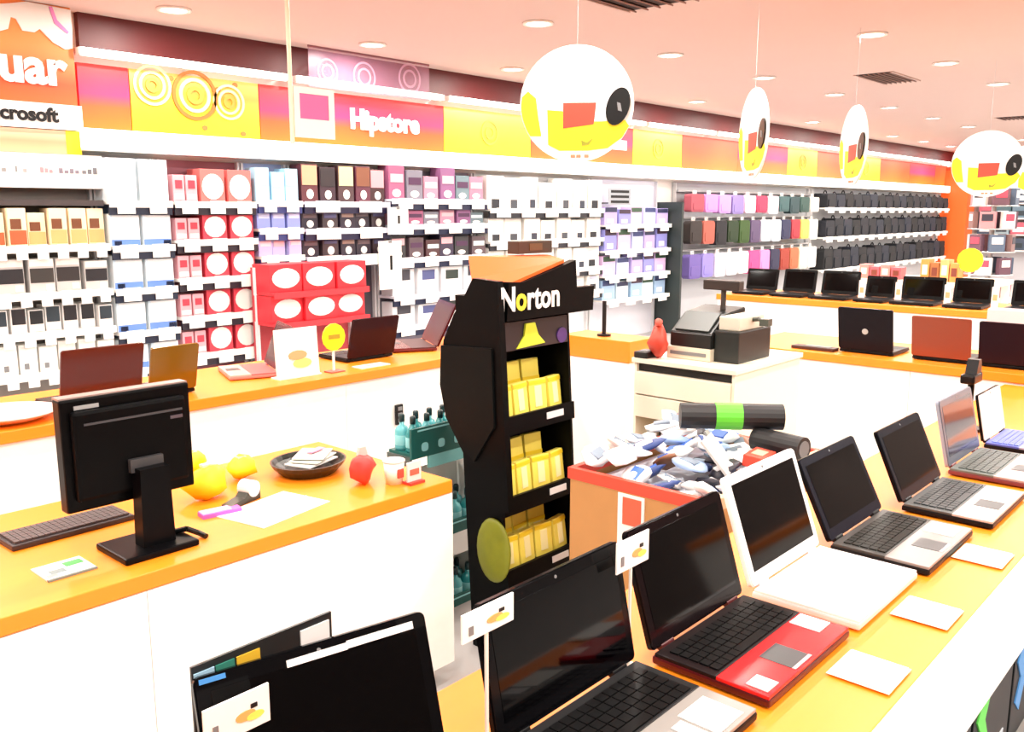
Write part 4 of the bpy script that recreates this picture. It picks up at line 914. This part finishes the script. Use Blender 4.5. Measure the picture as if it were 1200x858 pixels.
# ================================================================== cash desk
cx0, cx1, cy0, cy1, cz = 3.32, 3.95, 1.74, 2.24, 1.0
CR = mat('#efe6d2', .5); t = tag(empty('cash_desk', ((cx0+cx1)/2, (cy0+cy1)/2, 0)), 'cream cash desk cabinet with two flat drawers and an open slot', 'cabinet'); W, D = (cx1-cx0)/2, (cy1-cy0)/2
zz = lambda py: PX(805, py, cx0).z-.0
z_a, z_b, z_c, z_d = cz-.085, cz-.165, cz-.27, cz-.40
obj('top', bbox(-W-.01, W+.01, -D-.01, D+.01, cz-.022, cz, CR, .003), t); obj('gap', bbox(-W+.02, W, -D+.012, D-.012, cz-.06, cz-.022, mat('#17120f', .6)), t)
for s in (-1, 1): obj('side', bbox(-W, W, s*D-.012*(s > 0), s*D+.012*(s < 0), .0, cz-.022, CR), t)
obj('drawer', bbox(-W-.012, W-.02, -D+.014, D-.014, z_b+.003, cz-.062, CR, .003), t); obj('drawer', bbox(-W-.012, W-.02, -D+.014, D-.014, z_c+.003, z_b-.003, CR, .003), t)
obj('slot', bbox(-W+.2, W-.02, -D+.012, D-.012, z_d, z_c, mat('#6a655e', .7)), t); obj('slot_floor', bbox(-W, -W+.2, -D+.012, D-.012, z_d-.015, z_d, CR), t)
obj('door', bbox(-W-.004, -W+.016, -D+.014, D-.014, .05, z_d-.018, CR), t); obj('back', bbox(W-.02, W, -D+.012, D-.012, .0, cz-.06, CR), t)
yc = PX(822, 400, 3.5).y
t = tag(empty('cash_register', (3.55, yc, cz)), 'black cash register with pole display on the cash desk', 'cash register')
obj('drawer_base', bbox(-.13, .2, -.09, .13, 0, .055, mat('#dcd2bc', .5), .004), t); obj('slot_line', bbox(-.133, -.129, -.07, .11, .02, .035, GREY), t)
obj('side_unit', bbox(-.1, .2, -.21, -.092, 0, .14, mat('#1c1f1e', .4), .006), t); obj('printer', bbox(-.08, .15, -.2, -.10, .14, .20, mat('#cfc9b8', .5), .006), t)
obj('body', prism([(-.12, .055), (.18, .055), (.18, .22), (.0, .20), (-.12, .12)], 'y', -.09, .12, mat('#121413', .4), .004), t)
obj('key_panel', prism([(-.11, .128), (-.01, .2), (-.014, .206), (-.114, .134)], 'y', -.07, .10, mat('#3c403e', .4)), t)
obj('pole', cyl((.08, -.03, .21), (.08, -.03, .31), .012, mat('#3a3430', .4)), t); obj('display', bbox(.05, .10, -.12, .06, .30, .345, mat('#2c2420', .4), .005), t)
obj('scanner_arm', tube([Vector((.05, -.19, .18)), Vector((.02, -.24, .19)), Vector((0, -.27, .18))], .01, mat('#3a4038', .4)), t); obj('scanner_head', bbox(-.02, .02, -.3, -.26, .165, .195, mat('#4a5048', .4)), t)
q = PX(784, 404, 3.45)
t = tag(obj('red_bag', blob(.05, .05, .075, mat('#c8402c', .5), 31, .2), None, (3.36, q.y+.0, cz)), 'red plastic bag beside the cash register', 'bag'); obj('knot', blob(.02, .02, .02, mat('#d85a48', .5), 33), t, (0, 0, .14))
t = tag(obj('card_reader', bbox(-.05, .05, -.035, .035, 0, .03, mat('#141312', .4), .006), None, (3.36, cy1-.035, cz)), 'black card reader at the edge of the cash desk', 'card reader'); obj('keypad', bbox(-.03, .01, -.02, .02, .029, .033, GREY), t)

# ================================================================== laptops on the far counters
for px0, px1, pyt, lab, lidc, badge in ((984, 1048, 366, 'black laptop with a round badge on its lid on the counter behind the cash desk', '#17141a', (0, .45)), (1070, 1140, 377, 'salmon brown laptop lid on the counter behind the cash desk', '#84402e', None), (1149, 1222, 384, 'dark purple black laptop on the counter behind the cash desk', '#22141c', None)):
    xh = 4.74; ya, yb = PX(px1, 400, xh).y, PX(px0, 400, xh).y; hs = PX((px0+px1)/2, pyt, xh-.05).z-ZR2
    laptop('laptop', lab, yb-ya, .25, hs, .2, (xh, (ya+yb)/2, ZR2), PI/2, lid=lidc, kb=False, badge=badge, gloss=.3)
q = PX(1178, 384, 5.05)
t = tag(obj('pink_carton', bbox(-.05, .05, -.22, .12, 0, q.z-ZR2+.09, mat('#f6d4d4', .5), .003), None, (5.1, q.y-.03, ZR2)), 'pale pink carton behind the dark purple laptop', 'box'); obj('label', bbox(-.053, -.049, -.16, .05, .06, .12, mat('#e89898', .5)), t)
t = tag(obj('black_cable_lock', bbox(-.04, .04, -.12, .12, 0, .018, mat('#3a1c14', .5), .004), None, (4.72, PX(955, 404, 4.72).y, ZR2)), 'dark flat remote control lying on the counter behind the cash desk', 'remote control'); t.name = 'remote_control'; obj('buttons', bbox(-.02, .02, -.09, .05, .018, .021, GREY), t)
for i, (px0, px1, pyt) in enumerate(((874, 910, 319), (917, 955, 320), (962, 1006, 322), (1014, 1049, 328), (1056, 1107, 329), (1117, 1163, 331), (1186, 1230, 334))):
    xh = 6.72; ya, yb = PX(px1, 340, xh).y, PX(px0, 340, xh).y; hs = (PX((px0+px1)/2, pyt, xh).z-ZR1)*1.03
    nx_ = ('at the end by the lilac shelf bay', 'second from the lilac shelf bay end', 'third from the lilac shelf bay end', 'narrower than its neighbours, fourth from the lilac bay', 'under the pink cartons', 'below the yellow round sign', 'below the spinner rack')[i]
    laptop('laptop', 'black laptop on the far laptop counter %s' % nx_, yb-ya, .24, hs, .2, (xh, (ya+yb)/2, ZR1), -PI/2, kb=False, gloss=.3, bezel='#0a0a0a')
    if i in (2, 3, 4, 5):
        yq = PX(px1+4, 340, 6.6).y
        s = tag(empty('price_stand', (6.60, yq, ZR1)), 'small white price stand beside a black laptop on the far counter', 'price stand', 'price stands on the far counter')
        obj('board', bbox(-.003, .003, -.022, .022, .004, .15, CARD), s); obj('foot', bbox(-.03, .03, -.022, .022, 0, .005, CARD), s); obj('print', bbox(-.0045, -.0028, -.014, .014, .06, .1, mat('#e8a878', .5)), s)

# ================================================================== promo table and spinner rack further back
px_ = 8.3; zt_ = PX(1080, 330, px_).z
ya, yb = PX(1160, 330, px_).y, PX(985, 330, px_).y
t = tag(empty('promo_table', (px_+.4, (ya+yb)/2, 0)), 'white promotion table behind the far laptop counter', 'table'); D = (yb-ya)/2
obj('top', bbox(-.4, .4, -D, D, zt_-.04, zt_, mat('#f6ecd2', .5)), t)
for sx in (-1, 1):
    for sy in (-1, 1): obj('leg', bbox(sx*.36-.03, sx*.36+.03, sy*(D-.05)-.03, sy*(D-.05)+.03, 0, zt_-.04, WHITE), t)
def promo(px0, px1, py0, n, c, lab, grp):
    ya, yb = PX(px1, py0, px_+.15).y, PX(px0, py0, px_+.15).y; h = PX((px0+px1)/2, py0, px_+.15).z-zt_; st = (yb-ya)/n
    for j in range(n):
        o = product('carton', st*.9, h*(1-.15*(j % 2)), .14, mat(c[j % len(c)], .5), [('label_panel', 'r', .2, .3, .8, .75, mat(('#f8e0d0', '#7a3a2a')[j % 2], .5))]); o.location = (px_+.15, yb-st*(j+.5), zt_); o.rotation_euler = (0, 0, -PI/2)
        tag(o, lab, 'box', grp)
promo(1010, 1060, 310, 4, ('#e88a84', '#d8606a'), 'pink red carton on the white promotion table', 'pink cartons on the promotion table')
promo(1082, 1128, 304, 4, ('#e8924a', '#a86a3a', '#f0b070'), 'orange brown carton on the white promotion table', 'orange cartons on the promotion table')
q = PX(1137, 305, px_+.1)
t = tag(empty('round_tag', (px_+.1, q.y, zt_)), 'yellow round price sign on the promotion table', 'price tag'); h = q.z-zt_
bm = bmesh.new(); add_cyl(bm, (-.006, 0, h), (.006, 0, h), .105, n=14); obj('disc', fin(bm, mat('#ffe41a', .5)), t); obj('stem', bbox(.006, .014, -.008, .008, .0, h, WHITE), t); obj('foot', bbox(-.03, .04, -.05, .05, 0, .006, WHITE), t)
sx_ = 10.2; q = PX(1167, 221, sx_); st_ = q.z
t = tag(empty('spinner_rack', (sx_, q.y, 0)), 'tall spinner rack of small packs near the orange column', 'rack')
obj('pole', cyl((0, 0, .05), (0, 0, st_), .025, STEEL), t); obj('base', lathe([(.3, 0), (.3, .03), (.05, .06)], STEEL, 20), t)
for k in range(6):
    z = .55+k*(st_-.72)/5-.0; obj('tier_ring', lathe([(.14, z-.012), (.23, z-.012), (.23, z), (.14, z), (.14, z-.012)], STEEL, 20), t)
    for j in range(6):
        a = 2*PI*(j+.5*(k % 2))/6
        o = product('pack', .15, .17, .05, mat(('#8a6a68', '#e8e4e4', '#54647a', '#c88a90', '#6a4a58')[(j*3+k) % 5], .5), [('label_panel', 'r', .15, .45, .85, .85, mat(('#f2f2f2', '#2c2c3c', '#d84a60')[(j+k) % 3], .5))]); o.location = (sx_+.185*math.cos(a), q.y+.185*math.sin(a), z); o.rotation_euler = (0, 0, a+PI/2)
        tag(o, 'small pack on the %s tier of the spinner rack' % ('lowest', 'second lowest', 'third lowest', 'third highest', 'second highest', 'top')[k], 'pack', 'packs on spinner tier %d' % (6-k))
